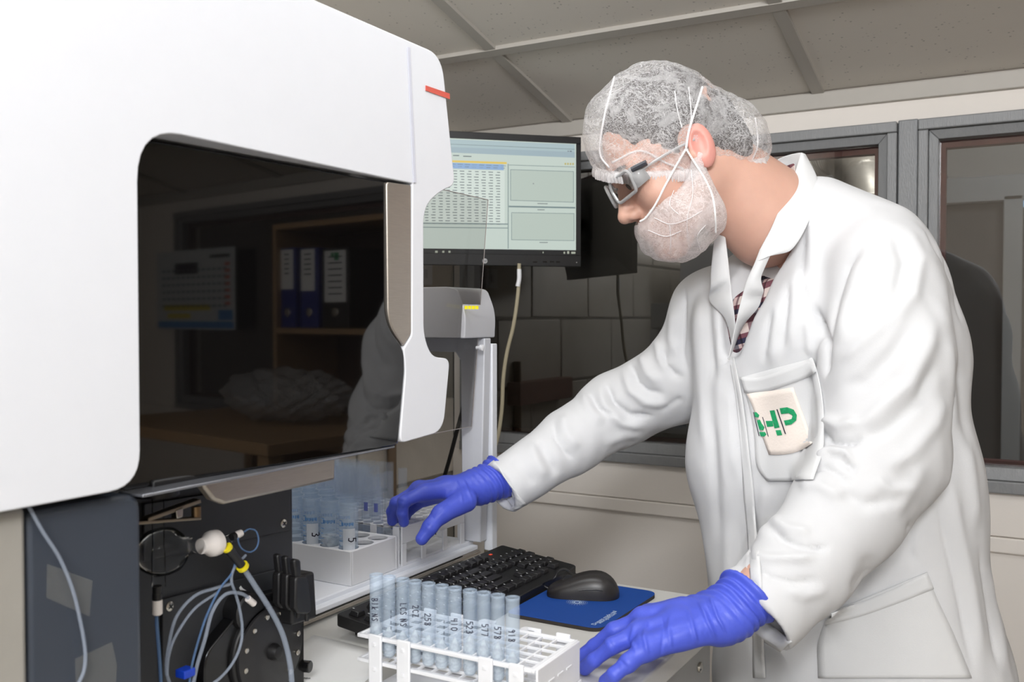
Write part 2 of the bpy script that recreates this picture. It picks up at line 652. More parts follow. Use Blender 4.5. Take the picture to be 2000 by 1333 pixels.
def glazed(idx, x0, x1, tilt, left_stile):
    """One window of the partition: sawn grey frame, moulding and a red rebate around the pane."""
    w = struct_root('window_%d' % idx, (x0, WY, WIN_B), 'grey painted internal window in the partition')
    gb, gt = CZ - .323, CZ + .397
    for (a, b, c, d, dep, n) in (
            (x0, x1, WIN_T - .024, WIN_T, .030, 'frame_rail'), (x0, x1, WIN_B, WIN_B + .026, .030, 'frame_rail'),
            (x0, x0 + .021, WIN_B + .026, WIN_T - .024, .027, 'frame_stile'), (x1 - .021, x1, WIN_B + .026, WIN_T - .024, .027, 'frame_stile')):
        obj(n, MB().box((a, WY - dep, c), (b, WY + .03, d)), M_frame, w, smooth=False, bevel=.0025)
    # mitred glazing bead
    xa, xb = x0 + .0215, x1 - .0215
    za, zb = WIN_B + .0265, WIN_T - .0245
    ga, gbx = x0 + .041, x1 - .041
    ob = [(xa, za), (xb, za), (xb, zb), (xa, zb)]
    ib = [(ga, gb), (gbx, gb), (gbx, gt), (ga, gt)]
    for k in range(4):
        a, b = ob[k], ob[(k + 1) % 4]
        c, d = ib[(k + 1) % 4], ib[k]
        P = [(a[0], WY - .018, a[1]), (b[0], WY - .018, b[1]), (c[0], WY - .012, c[1]), (d[0], WY - .012, d[1])]
        obj('glazing_bead', MB().prism(P, (0, .03, 0)), M_frame, w, smooth=False, bevel=.0015)
    for k in range(4):
        a, b = ib[k], ib[(k + 1) % 4]
        q = [(ga + .012, gb + .010), (gbx - .012, gb + .010), (gbx - .012, gt - .016), (ga + .012, gt - .016)]
        c, d = q[(k + 1) % 4], q[k]
        P = [(a[0], WY + .0185, a[1]), (b[0], WY + .0185, b[1]), (c[0], WY + .0185, c[1]), (d[0], WY + .0185, d[1])]
        obj('rebate', MB().prism(P, (0, .03, 0)), M_rebate, w, smooth=False)
    g = obj('pane', MB().grid([[(ga - .002, WY + .0160 + tilt, gb - .002), (gbx + .002, WY + .0160 + tilt, gb - .002)], [(ga - .002, WY + .0160 - tilt, gt + .002), (gbx + .002, WY + .0160 - tilt, gt + .002)]]), M_pane, w, smooth=False, recalc=False)
    return w


M_pane = pane_glass('window_glass', (0.82, 0.82, 0.80), 2.7)
glazed(1, LX + .035, -.2985, .0, .021)
glazed(2, -.2545, .75, .0, .021)
glazed(4, .7525, 2.2, .0, .021)
struct(obj('trim_4', MB().box((-.2975, WY - .016, WIN_B), (-.2555, WY + .05, WIN_T + .004)), M_frame, smooth=False, bevel=.003))

# the room beyond the partition: dim, with its own framed glazing and a flexible duct
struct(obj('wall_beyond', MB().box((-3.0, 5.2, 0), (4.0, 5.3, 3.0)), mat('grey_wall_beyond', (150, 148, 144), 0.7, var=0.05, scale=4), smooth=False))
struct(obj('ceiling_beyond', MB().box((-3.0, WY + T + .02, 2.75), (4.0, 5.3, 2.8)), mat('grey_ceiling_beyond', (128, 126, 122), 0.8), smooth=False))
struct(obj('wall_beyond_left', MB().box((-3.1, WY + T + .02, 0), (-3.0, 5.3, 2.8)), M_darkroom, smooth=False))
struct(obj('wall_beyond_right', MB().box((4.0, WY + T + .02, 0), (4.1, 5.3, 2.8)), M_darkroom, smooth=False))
bl = obj('reflection_board', MB().box((LX + .05, WY + .075, WIN_B + .01), (-.72, WY + .095, WIN_T - .02)), mat('grey_reflection_lift', (146, 140, 131), 0.8, var=0.08, scale=8), smooth=False)  # added board; its grey stands in for light reflected in the pane
tag(bl, 'added grey board behind the left window, lifting its reflection', 'board')
inner = struct_root('window_3', (0, 4.6, 0), 'dark glazed grey screen in the room beyond')
M_screen = mat('screen_grey_paint', (112, 114, 116), 0.6)
for (px0, py0, px1, py1, n) in ((1837, 352, 2140, 384, 'screen_rail'), (1961, 384, 1991, 960, 'screen_stile'), (1700, 352, 1850, 384, 'screen_rail')):
    a, b = onY(px0, py0, 4.6), onY(px1, py1, 4.6)
    obj(n, MB().box((min(a[0], b[0]), 4.56, min(a[2], b[2])), (max(a[0], b[0]), 4.64, max(a[2], b[2]))), M_screen, inner, smooth=False, bevel=.004)
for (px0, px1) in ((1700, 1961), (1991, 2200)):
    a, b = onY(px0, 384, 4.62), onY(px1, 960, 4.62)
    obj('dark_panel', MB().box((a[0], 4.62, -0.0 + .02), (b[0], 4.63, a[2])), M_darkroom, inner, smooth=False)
    a, b = onY(px0 + 8, 384, 4.60), onY(px1 - 6, 394, 4.60)
    obj('blue_light_strip', MB().box((a[0], 4.605, b[2]), (b[0], 4.615, a[2])), glow('blue_light%d' % px0, (150, 190, 225), 1.2), inner, smooth=False)  # glowing bar imitating the blue light along the pane top
# flexible duct seen through the left window
dp = [at(1560, 330, 3.9), at(1600, 305, 3.85), at(1640, 300, 3.8), at(1670, 325, 3.75), at(1685, 370, 3.7), at(1690, 440, 3.7), at(1690, 640, 3.7), at(1690, 640, 3.7) * np.array((1, 1, .3)), at(1690, 640, 3.7) * np.array((1, 1, 0))]
pts = bez(dp, 120)
rad = [.085 + (.004 if i % 2 else -.004) for i in range(len(pts))]
d = obj('air_duct', MB().tube(pts, rad, 20), mat('aluminium_foil', (214, 206, 194), 0.45, metal=0.35, var=0.1), smooth=True, angle=80)
tag(d, 'silver flexible duct bending behind the left window glass', 'duct')

# ------------------------------------------------------------------ bench
BZ = .90
bench = thing('lab_bench', (-.94, .65, 0), 'pale grey laminate lab bench carrying the instruments and keyboard', 'bench')
obj('worktop', MB().box((-1.47, -.05, BZ - .03), (-.402, 1.372, BZ)), M_bench, bench, bevel=.003)
sp = obj('side_panel', MB().box((-.445, .0, .03), (-.427, 1.345, BZ - .031)), mat('grey_bench_panel', (168, 168, 166), 0.45), bench, bevel=.002)
obj('side_panel', MB().box((-1.46, .0, .03), (-1.442, 1.345, BZ - .031)), MATS['grey_bench_panel'], bench, bevel=.002)
obj('back_panel', MB().box((-1.441, 1.31, .12), (-.446, 1.328, BZ - .031)), MATS['grey_bench_panel'], bench, bevel=.002)
for (px, py) in ((1366, 1304),):
    p = onX(px, py, -.4265)
    obj('screw', MB().lathe([(.0075, 0), (.007, .003), (.004, .0045)], p, (1, 0, 0), 16), M_chrome, bench)
for y in (.05, 1.29):
    for x in (-.436, -1.451):
        obj('foot', MB().cyl((x, y, 0), (x, y, .035), .012, 12), M_black, bench)

# loose sheet of paper
a, b, c = (-.80, .82), (-.838, .955), (-.745, .945)
pp = [(-.800, .830), (-.838, .951), (-.690, .941), (-.66, .90), (-.655, .78)]
rows = []
for i in range(9):
    t = i / 8
    rows.append([(-.80 + .14 * s / 8 - .038 * t, .78 + .165 * t - .01 * s / 8, BZ + .0008 + .0012 * math.sin(PI * s / 8) * t) for s in range(9)])
ps = obj('paper_sheet', MB().grid(rows), M_paper, solid=.0003)
tag(ps, 'blank white paper sheet lying on the bench left of the tube rack', 'paper')
q = onZ(594, 1325, BZ + .0022)
lm = MB()
for k in range(3):
    lm.lathe([(.0016, 0), (.0016, .0002)], (q[0] + .003 * k, q[1] + .001 * k, q[2]), (0, 0, 1), 10)
obj('printed_mark', lm, mat('grey_print', (120, 120, 120), 0.6), ps)

# ------------------------------------------------------------------ spectrometer
IX = -.64                     # plane of its front
ZR = CZ
sp_ = thing('spectrometer', (-1.0, .5, BZ), 'large white spectrometer with black glass window and dark pump panel', 'analyser')


def yz(pts, X):               # survey pixels -> outline on the plane X
    return [onX(px, py, X) for px, py in pts]


# white hood: outline seen from the front, window cut out of it
out = [(.02, ZR + .318), (.955, ZR + .318), (.984, ZR + .165), (.95, ZR + .153), (.916, ZR + .13), (.916, ZR - .02), (.932, ZR - .046), (.972, ZR - .05), (.957, ZR - .138),
       (.868, ZR - .143), (.880, ZR - .06), (.876, ZR - .035), (.892, ZR - .02), (.894, ZR + .156), (.845, ZR + .1555), (.515, ZR + .1555), (.515, ZR - .137), (.02, ZR - .137)]
rad = [.01, .028, .012, .03, .03, .035, .02, .012, .022, .012, .01, 0, .004, .002, 0, .045, .03, .01]
ol = rounded(out, rad, 7)
B = MB().prism([(IX, y, z) for y, z in ol], (-.075, 0, 0))
obj('hood', B, M_white, sp_, bevel=.007, seg=3, angle=50)
# parting line of the end cap and its red flash
g = MB()
g.prism([onX(px, py, IX + .0006) for px, py in ((795, 92), (800, 93), (812, 357), (807, 357))], (.0006, 0, 0))
obj('parting_groove', g, mat('shadow_gap_plastic', (214, 215, 226), 0.4), sp_, smooth=False)
obj('red_stripe', MB().prism(yz([(831, 167), (877.5, 183), (878, 194), (831, 177)], IX + .0006), (.0006, 0, 0)), M_red, sp_, smooth=False)
# housing behind the hood
obj('housing', MB().box((-1.36, .03, CZ - .135), (-.716, .80, CZ + .312)), M_white, sp_, bevel=.01)
obj('flue', MB().lathe([(.07, 0), (.07, .09)], (-.76, .66, CZ + .31), (0, 0, 1), 32), M_white, sp_)
# black glass door with a dark inner edge and a bright lower lip
M_door = mat('black_door_glass', (10, 9, 9), 0.03, spec=0.5, var=0.02)
M_door.node_tree.nodes['Principled BSDF'].inputs['IOR'].default_value = 1.6
dr = rounded([(.518, ZR + .152), (.8445, ZR + .152), (.8445, ZR - .004), (.877, ZR - .036), (.8775, ZR - .06), (.866, ZR - .1445), (.518, ZR - .1445)], [.043, .002, .03, .012, .004, .006, .012], 8)
DT = math.tan(math.radians(5.0))       # the door stands a little proud at its far end


def dX(y):
    return IX - .003 + DT * (y - .845)


obj('window_door', MB().prism([(dX(y), y, z) for y, z in dr], (-.02, 0, 0)), M_door, sp_, bevel=.003)
ed = [(.512, ZR + .156), (.8445, ZR + .156), (.8445, ZR - .15), (.512, ZR - .15)]
obj('door_liner', MB().prism([(IX - .050, y, z) for y, z in rounded(ed, [.045, 0, 0, .02])], (-.05, 0, 0)), M_black, sp_, bevel=.002)
lip = MB()
lip.box((IX - .035, .52, ZR - .1475), (IX - .004, .864, ZR - .1450))
obj('door_lip', lip, mat('satin_aluminium', (150, 152, 158), 0.35, metal=0.8), sp_, bevel=.0008)
# brushed handle strip beside the door
hs = rounded([(.8465, ZR + .152), (.8925, ZR + .154), (.8925, ZR - .018), (.877, ZR - .032), (.8485, ZR - .006)], [.004, .002, .004, .003, .03], 8)
obj('handle_strip', MB().prism([(IX - .001, y, z) for y, z in hs], (-.03, 0, 0)), M_steel, sp_, bevel=.0015)
# steel deflector under the hood
df = [onX(px, py, -.675) for px, py in ((392, 925), (400, 955), (418, 978), (440, 986), (655, 938), (656, 890))]
obj('deflector', MB().prism(df, (-.012, 0, 0)), M_steel, sp_, bevel=.003)
df2 = [onX(px, py, -.665) for px, py in ((300, 940), (300, 962), (660, 892), (660, 878))]
obj('lower_sill', MB().prism(df2, (-.08, 0, 0)), M_black, sp_, bevel=.002)
# lower front: dark panel in two plates with seams
PX = -.75
lowb = MB().box((-1.34, .03, BZ + .02), (PX - .004, .816, CZ - .137))
obj('chassis', lowb, M_dkgrey, sp_, bevel=.003)
up = [onX(px, py, PX) for px, py in ((282, 985), (566, 940), (566, 1037), (282, 1098))]
obj('front_plate', MB().prism(up, (-.0035, 0, 0)), M_dkgrey, sp_, bevel=.0008)
lo = [onX(px, py, PX) for px, py in ((318, 1172), (566, 1106), (566, 1330), (318, 1440))]
obj('front_plate', MB().prism(lo, (-.0035, 0, 0)), M_dkgrey, sp_, bevel=.0008)
for px, py in ((553, 1023), (331, 1185), (552, 1326)):
    p = onX(px, py, PX)
    s = obj('screw', MB().lathe([(.0050, 0), (.0048, .0012), (.003, .002)], p, (1, 0, 0), 16), M_chrome, sp_)
    x = MB()
    for a in (.6, .6 + PI / 2):
        u = np.array((0, math.cos(a), math.sin(a))); w = np.array((0, -math.sin(a), math.cos(a)))
        c0 = p + np.array((.0021, 0, 0))
        x.prism([c0 + u * .0028 + w * .0006, c0 - u * .0028 + w * .0006, c0 - u * .0028 - w * .0006, c0 + u * .0028 - w * .0006], (.0004, 0, 0))
    obj('cross_slot', x, M_black, s, smooth=False)
# slate side door and white flank nearer the camera
sd = [(.4255, CZ - .145), (.5275, CZ - .145), (.5275, BZ + .012), (.4255, BZ + .012)]
obj('slate_door', MB().prism([(-.655, y, z) for y, z in rounded(sd, [.0, .016, 0, 0], 8)], (-.05, 0, 0)), M_slate, sp_, bevel=.005, seg=3)
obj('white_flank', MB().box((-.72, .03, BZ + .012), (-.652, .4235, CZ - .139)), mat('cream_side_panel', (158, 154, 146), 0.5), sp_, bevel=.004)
for (P) in ([(92, 1102), (180, 1135), (174, 1205), (90, 1168)], [(146, 1288), (218, 1255), (228, 1300), (222, 1380), (150, 1380)]):
    obj('clear_tape', MB().prism(yz(P, -.6546), (.0004, 0, 0)), see_through('dull_tape', (150, 150, 146), 0.84, rough=.5), sp_, smooth=False)
obj('drain_tubing', MB().tube(bez([onX(px, py, -.650) for px, py in ((56, 990), (84, 1040), (116, 1090), (141, 1150), (157, 1215), (166, 1270), (164, 1310), (150, 1345), (140, 1400))], 60), .0014, 8), M_tubing, sp_)

# spray chamber held by a metal clamp
GX = -.712
sc = obj('spray_chamber', MB().lathe([(.0001, -.024), (.008, -.0235), (.016, -.019), (.0215, -.010), (.0225, 0), (.0215, .009), (.017, .0165), (.011, .022), (.0085, .030), (.0080, .040)],
                                     onX(318, 1078, GX), onX(412, 1058, GX) - onX(318, 1078, GX), 32, caps=False), M_glassware, sp_)
for px in (304, 316):
    pass
obj('glass_riser', MB().lathe([(.0062, 0), (.0062, .033), (.0054, .036), (.0054, .10)], onX(310, 1150, GX + .002), (0, 0, 1), 24, caps=False), M_glassware, sc)
obj('socket', MB().lathe([(.020, 0), (.020, .006), (.015, .009), (.015, .02)], onX(306, 968, GX + .002), (0, 0, 1), 28), M_black, sp_)
u = onX(435, 1056, GX) - onX(395, 1066, GX)
obj('ptfe_collar', MB().lathe([(.0075, 0), (.0080, .004), (.0095, .008), (.0125, .0115), (.0130, .016), (.0125, .021), (.010, .0235)], onX(392, 1068, GX), u, 28), M_ptfe, sc)
obj('nebuliser', MB().lathe([(.0032, 0), (.0032, .006), (.0042, .0065), (.0042, .011), (.003, .012), (.003, .016)], onX(434, 1056, GX), u, 16), M_glassware, sc)
obj('fitting', MB().lathe([(.0038, 0), (.0038, .005)], onX(452, 1050, GX), onX(475, 1040, GX) - onX(452, 1050, GX), 16), M_black, sc)
obj('fitting', MB().lathe([(.0036, 0), (.0040, .003), (.0036, .008)], onX(460, 1047, GX), onX(475, 1040, GX) - onX(460, 1047, GX), 16), M_ptfe, sc)
loop = [(476, 1040), (487, 1034), (500, 1038), (505, 1055), (500, 1072), (487, 1079), (472, 1072), (465, 1056), (469, 1042)]
obj('loop_tubing', MB().tube(bez([onX(px, py, GX + .001 * i / 3) for i, (px, py) in enumerate(loop)], 60), .0009, 8), M_bluetubing, sc)
# drain fitting under the chamber
z1 = onX(307, 1145, GX + .002)
obj('drain_fitting', MB().lathe([(.0042, 0), (.0042, -.007), (.0045, -.007), (.0045, -.013)], z1, (0, 0, 1), 18), M_black, sc)
obj('drain_fitting', MB().lathe([(.0046, -.013), (.0046, -.026), (.0035, -.027)], z1, (0, 0, 1), 18), M_ptfe, sc)
obj('blue_drain_tubing', MB().tube(bez([onX(px, py, GX) for px, py in ((305, 1192), (307, 1230), (311, 1280), (314, 1330), (317, 1400))], 40), .0017, 8), M_bluetubing, sp_)
# clamp
cl = MB()
a, b, c, d = (onX(px, py, GX + .012) for px, py in ((290, 1012), (392, 975), (394, 983), (290, 1020)))
cl.prism([a, b, c, d], (-.010, 0, 0))
a, b, c, d = (onX(px, py, GX + .012) for px, py in ((270, 1019), (394, 1011), (394, 1016), (270, 1026)))
cl.prism([a, b, c, d], (-.010, 0, 0))
clamp = obj('clamp', cl, mat('dull_clamp_metal', (150, 138, 120), 0.4, metal=0.9, var=0.2), sp_, bevel=.0008)
obj('clamp_screw', MB().cyl(onX(383, 1012, GX + .007), onX(383, 990, GX + .007), .0045, 18), mat('brass_screw', (128, 104, 76), 0.4, metal=0.9), clamp)
obj('clamp_nut', MB().prism([onX(px, py, GX + .013) for px, py in ((344, 998), (358, 992), (358, 1010), (346, 1014))], (-.008, 0, 0)), M_chrome, clamp, bevel=.0006)
# yellow and black connector with its thick waste tube
p0, p1 = onX(444, 1071, GX + .01), onX(476, 1110, GX + .01)
v = p1 - p0
cn = obj('tube_connector', MB().lathe([(.0050, 0), (.0050, .006), (.0044, .010), (.0044, float(np.linalg.norm(v)) - .005)], p0, v, 18), M_black, sp_)
obj('yellow_ring', MB().lathe([(.0053, 0), (.0053, .003)], p0 - v * .05, v, 18), M_yellow, cn)
obj('yellow_ring', MB().lathe([(.0062, 0), (.0062, .0035), (.005, .005)], p1 - v * .12, v, 18), M_yellow, cn)
obj('waste_tubing', MB().tube(bez([onX(px, py, GX + .01 + k * .002) for k, (px, py) in enumerate(((474, 1108), (500, 1148), (530, 1195), (552, 1240), (565, 1290), (570, 1335), (572, 1400)))], 60), .0029, 10), M_tubing, sp_)
# thin pump tubing
for pts, r, m in (([(480, 1085), (458, 1110), (452, 1135), (460, 1160), (468, 1190), (473, 1225), (470, 1260), (455, 1295), (430, 1325), (400, 1345)], .0015, M_tubing),
                  ([(462, 1090), (453, 1120), (430, 1150), (405, 1200), (388, 1250), (375, 1300), (368, 1350)], .0012, M_bluetubing),
                  ([(450, 1142), (420, 1150), (380, 1165), (345, 1205), (330, 1260), (325, 1310), (335, 1345)], .0016, M_tubing),
                  ([(425, 1158), (380, 1190), (345, 1240), (330, 1280), (326, 1320)], .0014, M_tubing),
                  ([(490, 1172), (470, 1160), (440, 1162), (415, 1195), (400, 1250), (385, 1300), (375, 1350)], .0019, M_tubing)):
    obj('pump_tubing', MB().tube(bez([onX(px, py, GX + .004 + .002 * math.sin(i)) for i, (px, py) in enumerate(pts)], 70), r, 8), m, sp_)
obj('tube_joint', MB().cyl(onX(484, 1170, GX + .004), onX(496, 1180, GX + .004), .0034, 14), M_ptfe, sp_)
obj('tube_clip', MB().box(tuple(onX(345, 1322, -.72) - .001), tuple(onX(362, 1305, -.72) + np.array((.012, .002, .002)))), M_bluecap, sp_, bevel=.001)
# peristaltic pump
pc = onX(497, 1265, PX)
pump = obj('pump_head', MB().lathe([(.052, 0), (.052, .020), (.050, .022)], pc, (1, 0, 0), 48), M_black, sp_, bevel=.001)
obj('pump_face', MB().lathe([(.0475, .0222), (.0475, .0255), (.046, .0265)], pc, (1, 0, 0), 48), mat('pump_face_black', (40, 39, 40), 0.4), pump)
for k in range(12):
    a = 2 * PI * k / 12 + .2
    q = pc + np.array((.0266, .0405 * math.cos(a), .0405 * math.sin(a)))
    obj('roller_pin', MB().lathe([(.0030, 0), (.0030, .0015), (.002, .0022)], q, (1, 0, 0), 12), M_chrome, pump)
obj('pump_hub', MB().lathe([(.009, .0266), (.009, .030), (.0065, .036), (.004, .037)], pc, (1, 0, 0), 16), M_black, pump)
obj('pump_body', MB().prism([(PX, y, z) for y, z in rounded([(pc[1] - .085, pc[2] - .075), (pc[1] + .062, pc[2] - .075), (pc[1] + .062, pc[2] + .055), (pc[1] - .02, pc[2] + .062), (pc[1] - .085, pc[2] + .02)], .015)], (.016, 0, 0)), M_blackgloss, sp_, bevel=.002)
obj('roller_cover', MB().lathe([(.020, 0), (.020, .02), (.018, .022)], onX(462, 1190, PX), (1, 0, 0), 28), M_black, sp_)
ar = [(467, 1149), (470, 1145), (474, 1150), (486, 1158), (497, 1170), (493, 1170), (484, 1161), (472, 1154), (471, 1158)]
obj('rotation_arrow', MB().prism(yz(ar, PX + .0004), (.0004, 0, 0)), M_paper, sp_, smooth=False)
for k, (dx, dy) in enumerate(((0, 0), (-17, -6), (-33, -10))):
    q = [(578, 1132), (583, 1126), (600, 1126), (604, 1134), (611, 1185), (608, 1196), (601, 1201), (583, 1199), (577, 1190)]
    X = -.682 - .014 * k
    lv = obj('pressure_lever', MB().prism([onX(px + dx, py + dy, X) for px, py in q], (-.010, 0, 0)), M_black, sp_, bevel=.002)
    q2 = [(575, 1096), (580, 1092), (588, 1095), (590, 1130), (579, 1130)]
    obj('lever_tip', MB().prism([onX(px + dx, py + dy, X - .001) for px, py in q2], (-.008, 0, 0)), M_black, lv, bevel=.002)
    a = onX(599 + dx, 1199 + dy, X - .005)
    obj('lever_pin', MB().cyl(a, a + np.array((0, 0, -.008)), .0022, 10), M_black, lv)
obj('lever_mount', MB().prism([onX(px, py, -.735) for px, py in ((530, 1120), (575, 1110), (580, 1200), (530, 1215))], (.03, 0, 0)), M_black, sp_, bevel=.003)
k0 = onX(566, 1302, PX)
obj('pump_knob', MB().lathe([(.0035, 0), (.0035, .012), (.0068, .013), (.0068, .022), (.006, .023)], k0 + np.array((0, .004, 0)), (.9, .25, 0), 20), M_blackgloss, sp_)
for y in (.08, .78):
    for x in (-1.30, -.80):
        obj('foot', MB().cyl((x, y, BZ), (x, y, BZ + .022), .02, 16), M_black, sp_)

# ------------------------------------------------------------------ autosampler
TZ = CZ - .395                 # tray surface
sa = thing('autosampler', (-1.04, 1.13, BZ), 'white autosampler stand with grey hood and raised clear door beside the spectrometer', 'autosampler')
B = MB()
B.box((-1.24, .845, BZ + .006), (-.885, 1.42, TZ))
obj('tray', B, M_whitepaint, sa, bevel=.002)
obj('tray_lip', MB().box((-.8845, .845, BZ + .010), (-.871, 1.412, TZ - .006)), M_whitepaint, sa, bevel=.002)
obj('lip_channel', MB().box((-.8705, .845, BZ + .005), (-.866, 1.412, BZ + .0095)), M_steel, sa, bevel=.0008)
for x in (-1.2, -.9):
    for y in (.9, 1.38):
        obj('foot', MB().cyl((x, y, BZ), (x, y, BZ + .007), .015, 14), M_black, sa)
# far side frame with a round-cornered opening, near the front post
o1 = [(-1.24, TZ), (-1.205, TZ), (-1.205, CZ - .06), (-.915, CZ - .06), (-.903, CZ - .075), (-.900, TZ), (-.862, TZ), (-.853, CZ - .035), (-1.24, CZ - .035)]
obj('side_frame', MB().prism([(x, 1.405, z) for x, z in o1], (0, .022, 0)), M_greyplastic, sa, bevel=.002)
obj('front_post', MB().box((-.8695, 1.429, BZ + .006), (-.852, 1.447, CZ - .045)), M_whitepaint, sa, bevel=.002)
obj('rear_post', MB().box((-1.24, .86, TZ), (-1.205, .89, CZ - .04)), M_whitepaint, sa, bevel=.002)
obj('rear_post', MB().box((-1.24, 1.428, BZ + .006), (-1.215, 1.447, CZ - .04)), M_whitepaint, sa, bevel=.002)
obj('hinge_bar', MB().box((-1.238, .891, CZ - .064), (-1.206, 1.404, CZ - .04)), M_greyplastic, sa, bevel=.002)
# grey drive hood along the far end
hd = rounded([(-1.24, CZ - .034), (-.853, CZ - .034), (-.851, CZ + .010), (-.868, CZ + .050), (-.885, CZ + .0535), (-1.24, CZ + .054)], [.002, .003, .02, .02, .012, .005], 8)
hood = obj('drive_hood', MB().prism([(x, 1.34, z) for x, z in hd], (0, .10, 0)), mat('silver_grey_plastic', (205, 205, 209), 0.42, var=0.03), sa, bevel=.003)
led = MB()
for k in range(4):
    px = 908 + k * 7
    p = onY(px, 601, 1.3392)
    led.box((p[0] - .0002, 1.3385, p[2] - .0028), (p[0] + .0048, 1.3405, p[2] + .0028))
obj('status_light', led, glow('yellow_led', (250, 236, 20), 1.0), hood, smooth=False)
# clear door, slid up
dz = [(-.870, CZ - .189), (-.842, CZ + .205)]
cd = MB().prism([(dz[0][0], .84, dz[0][1]), (dz[0][0], 1.395, dz[0][1]), (dz[1][0], 1.400, dz[1][1]), (dz[1][0], .84, dz[1][1] + .004)], (.0008, 0, 0))
B = MB().grid([[(dz[0][0] - .002, .84, dz[0][1]), (dz[0][0] - .002, 1.392, dz[0][1])], [(dz[1][0] - .002, .84, dz[1][1] + .004), (dz[1][0] - .002, 1.402, dz[1][1])]])
door = obj('clear_door', B, M_acrylic, sa, smooth=False, recalc=False)
ring = [(dz[0][0] - .002, .84, dz[0][1]), (dz[0][0] - .002, 1.392, dz[0][1]), (dz[1][0] - .002, 1.402, dz[1][1]), (dz[1][0] - .002, .84, dz[1][1] + .004)]
obj('polished_edge', MB().tube(ring, .0008, 6), mat('polished_edge', (170, 160, 156), 0.3), door)
p = np.array((-.8535, 1.385, CZ - .051))
obj('door_screw', MB().lathe([(.003, -.004), (.003, .004), (.0055, .0045), (.0055, .009), (.004, .010)], p, (1, 0, 0), 18), M_rackwhite, sa)


# ------------------------------------------------------------------ tube racks
def hole_plate(mb, x0, y0, nx, ny, pitch, r, z0, z1, seg=20):
    """A plate of NX by NY round holes, walls and all, as one shell."""
    h = pitch / 2
    for i in range(nx):
        for j in range(ny):
            cx, cy = x0 + pitch * (i + .5), y0 + pitch * (j + .5)
            ci, sq = [], []
            for k in range(seg):
                a = 2 * PI * (k + .5) / seg
                c, s = math.cos(a), math.sin(a)
                m = h / max(abs(c), abs(s))
                ci.append((cx + r * c, cy + r * s)); sq.append((cx + m * c, cy + m * s))
            V = [(x, y, z1) for x, y in ci] + [(x, y, z1) for x, y in sq] + [(x, y, z0) for x, y in ci] + [(x, y, z0) for x, y in sq]
            Fs = []
            for k in range(seg):
                k2 = (k + 1) % seg
                Fs += [(k, k2, seg + k2, seg + k), (2 * seg + k, 3 * seg + k, 3 * seg + k2, 2 * seg + k2), (k, 2 * seg + k, 2 * seg + k2, k2)]
            mb.add(V, Fs)
    return mb


# solid block rack for the wide tubes
kx1, ky0 = -.8895, 1.083
BP = .0355
nx_, ny_ = 7, 3
rk = thing('tube_rack', (kx1 - nx_ * BP / 2, ky0 + ny_ * BP / 2, TZ), 'solid white block rack on the autosampler tray holding wide blue-printed tubes', 'rack')
bx0, by1 = kx1 - nx_ * BP, ky0 + ny_ * BP
RZ1 = TZ + .052
B = MB()
for lo_, hi_ in (((bx0 - .004, ky0 - .004, TZ), (kx1 + .004, ky0, RZ1)), ((bx0 - .004, by1, TZ), (kx1 + .004, by1 + .004, RZ1)),
                 ((bx0 - .004, ky0, TZ), (bx0, by1, RZ1)), ((kx1, ky0, TZ), (kx1 + .004, by1, RZ1)), ((bx0, ky0, TZ), (kx1, by1, TZ + .003))):
    B.box(lo_, hi_)
obj('rack_wall', B, M_rackwhite, rk, bevel=.002)
obj('top_plate', hole_plate(MB(), bx0, ky0, nx_, ny_, BP, .0156, RZ1 - .006, RZ1 - .001), M_rackwhite, rk, angle=30)


def open_rack(name, loc, nx, ny, pitch, r, h, label, tiers=(1.0,), group=None):
    """Two-tier open rack: perforated plates on flat legs, local origin at the centre of its base."""
    t = thing(name, loc, label, 'rack', group)
    w, d = nx * pitch, ny * pitch
    for k, f in enumerate(tiers):
        z1 = h * f
        obj('top_plate' if k == 0 else 'middle_plate', hole_plate(MB(), -w / 2, -d / 2, nx, ny, pitch, r, z1 - .003, z1), M_rackwhite, t, local=True, angle=30)
    obj('base_plate', MB().box((-w / 2, -d / 2, 0), (w / 2, d / 2, .003)), M_rackwhite, t, local=True)
    for sx in (-1, 1):
        a = sx * (w / 2 + .001)
        obj('end_plate', MB().box((min(a, a + sx * .003), -d / 2, h * .58), (max(a, a + sx * .003), d / 2, h + .001)), M_rackwhite, t, local=True, bevel=.0008)
        for q in (-d / 2 + .006, -d * .17, d * .17, d / 2 - .006):
            obj('leg', MB().box((min(a, a + sx * .003), q - .006, 0), (max(a, a + sx * .003), q + .006, h * .577)), M_rackwhite, t, local=True, bevel=.0006)
    for sy in (-1, 1):
        b = sy * (d / 2 + .001)
        for q in (-w / 2 + .006, 0, w / 2 - .006):
            obj('leg', MB().box((q - .006, min(b, b + sy * .003), 0), (q + .006, max(b, b + sy * .003), h + .001)), M_rackwhite, t, local=True, bevel=.0006)
    return t


OB = open_rack('tube_rack', (-.942, 1.300, TZ), 5, 9, .0205, .0088, .062, 'white open rack on the autosampler tray gripped by the gloved hand')
OC = open_rack('tube_rack', (-1.115, 1.300, TZ), 8, 9, .0205, .0088, .062, 'white open rack of clear tubes at the back of the autosampler tray')


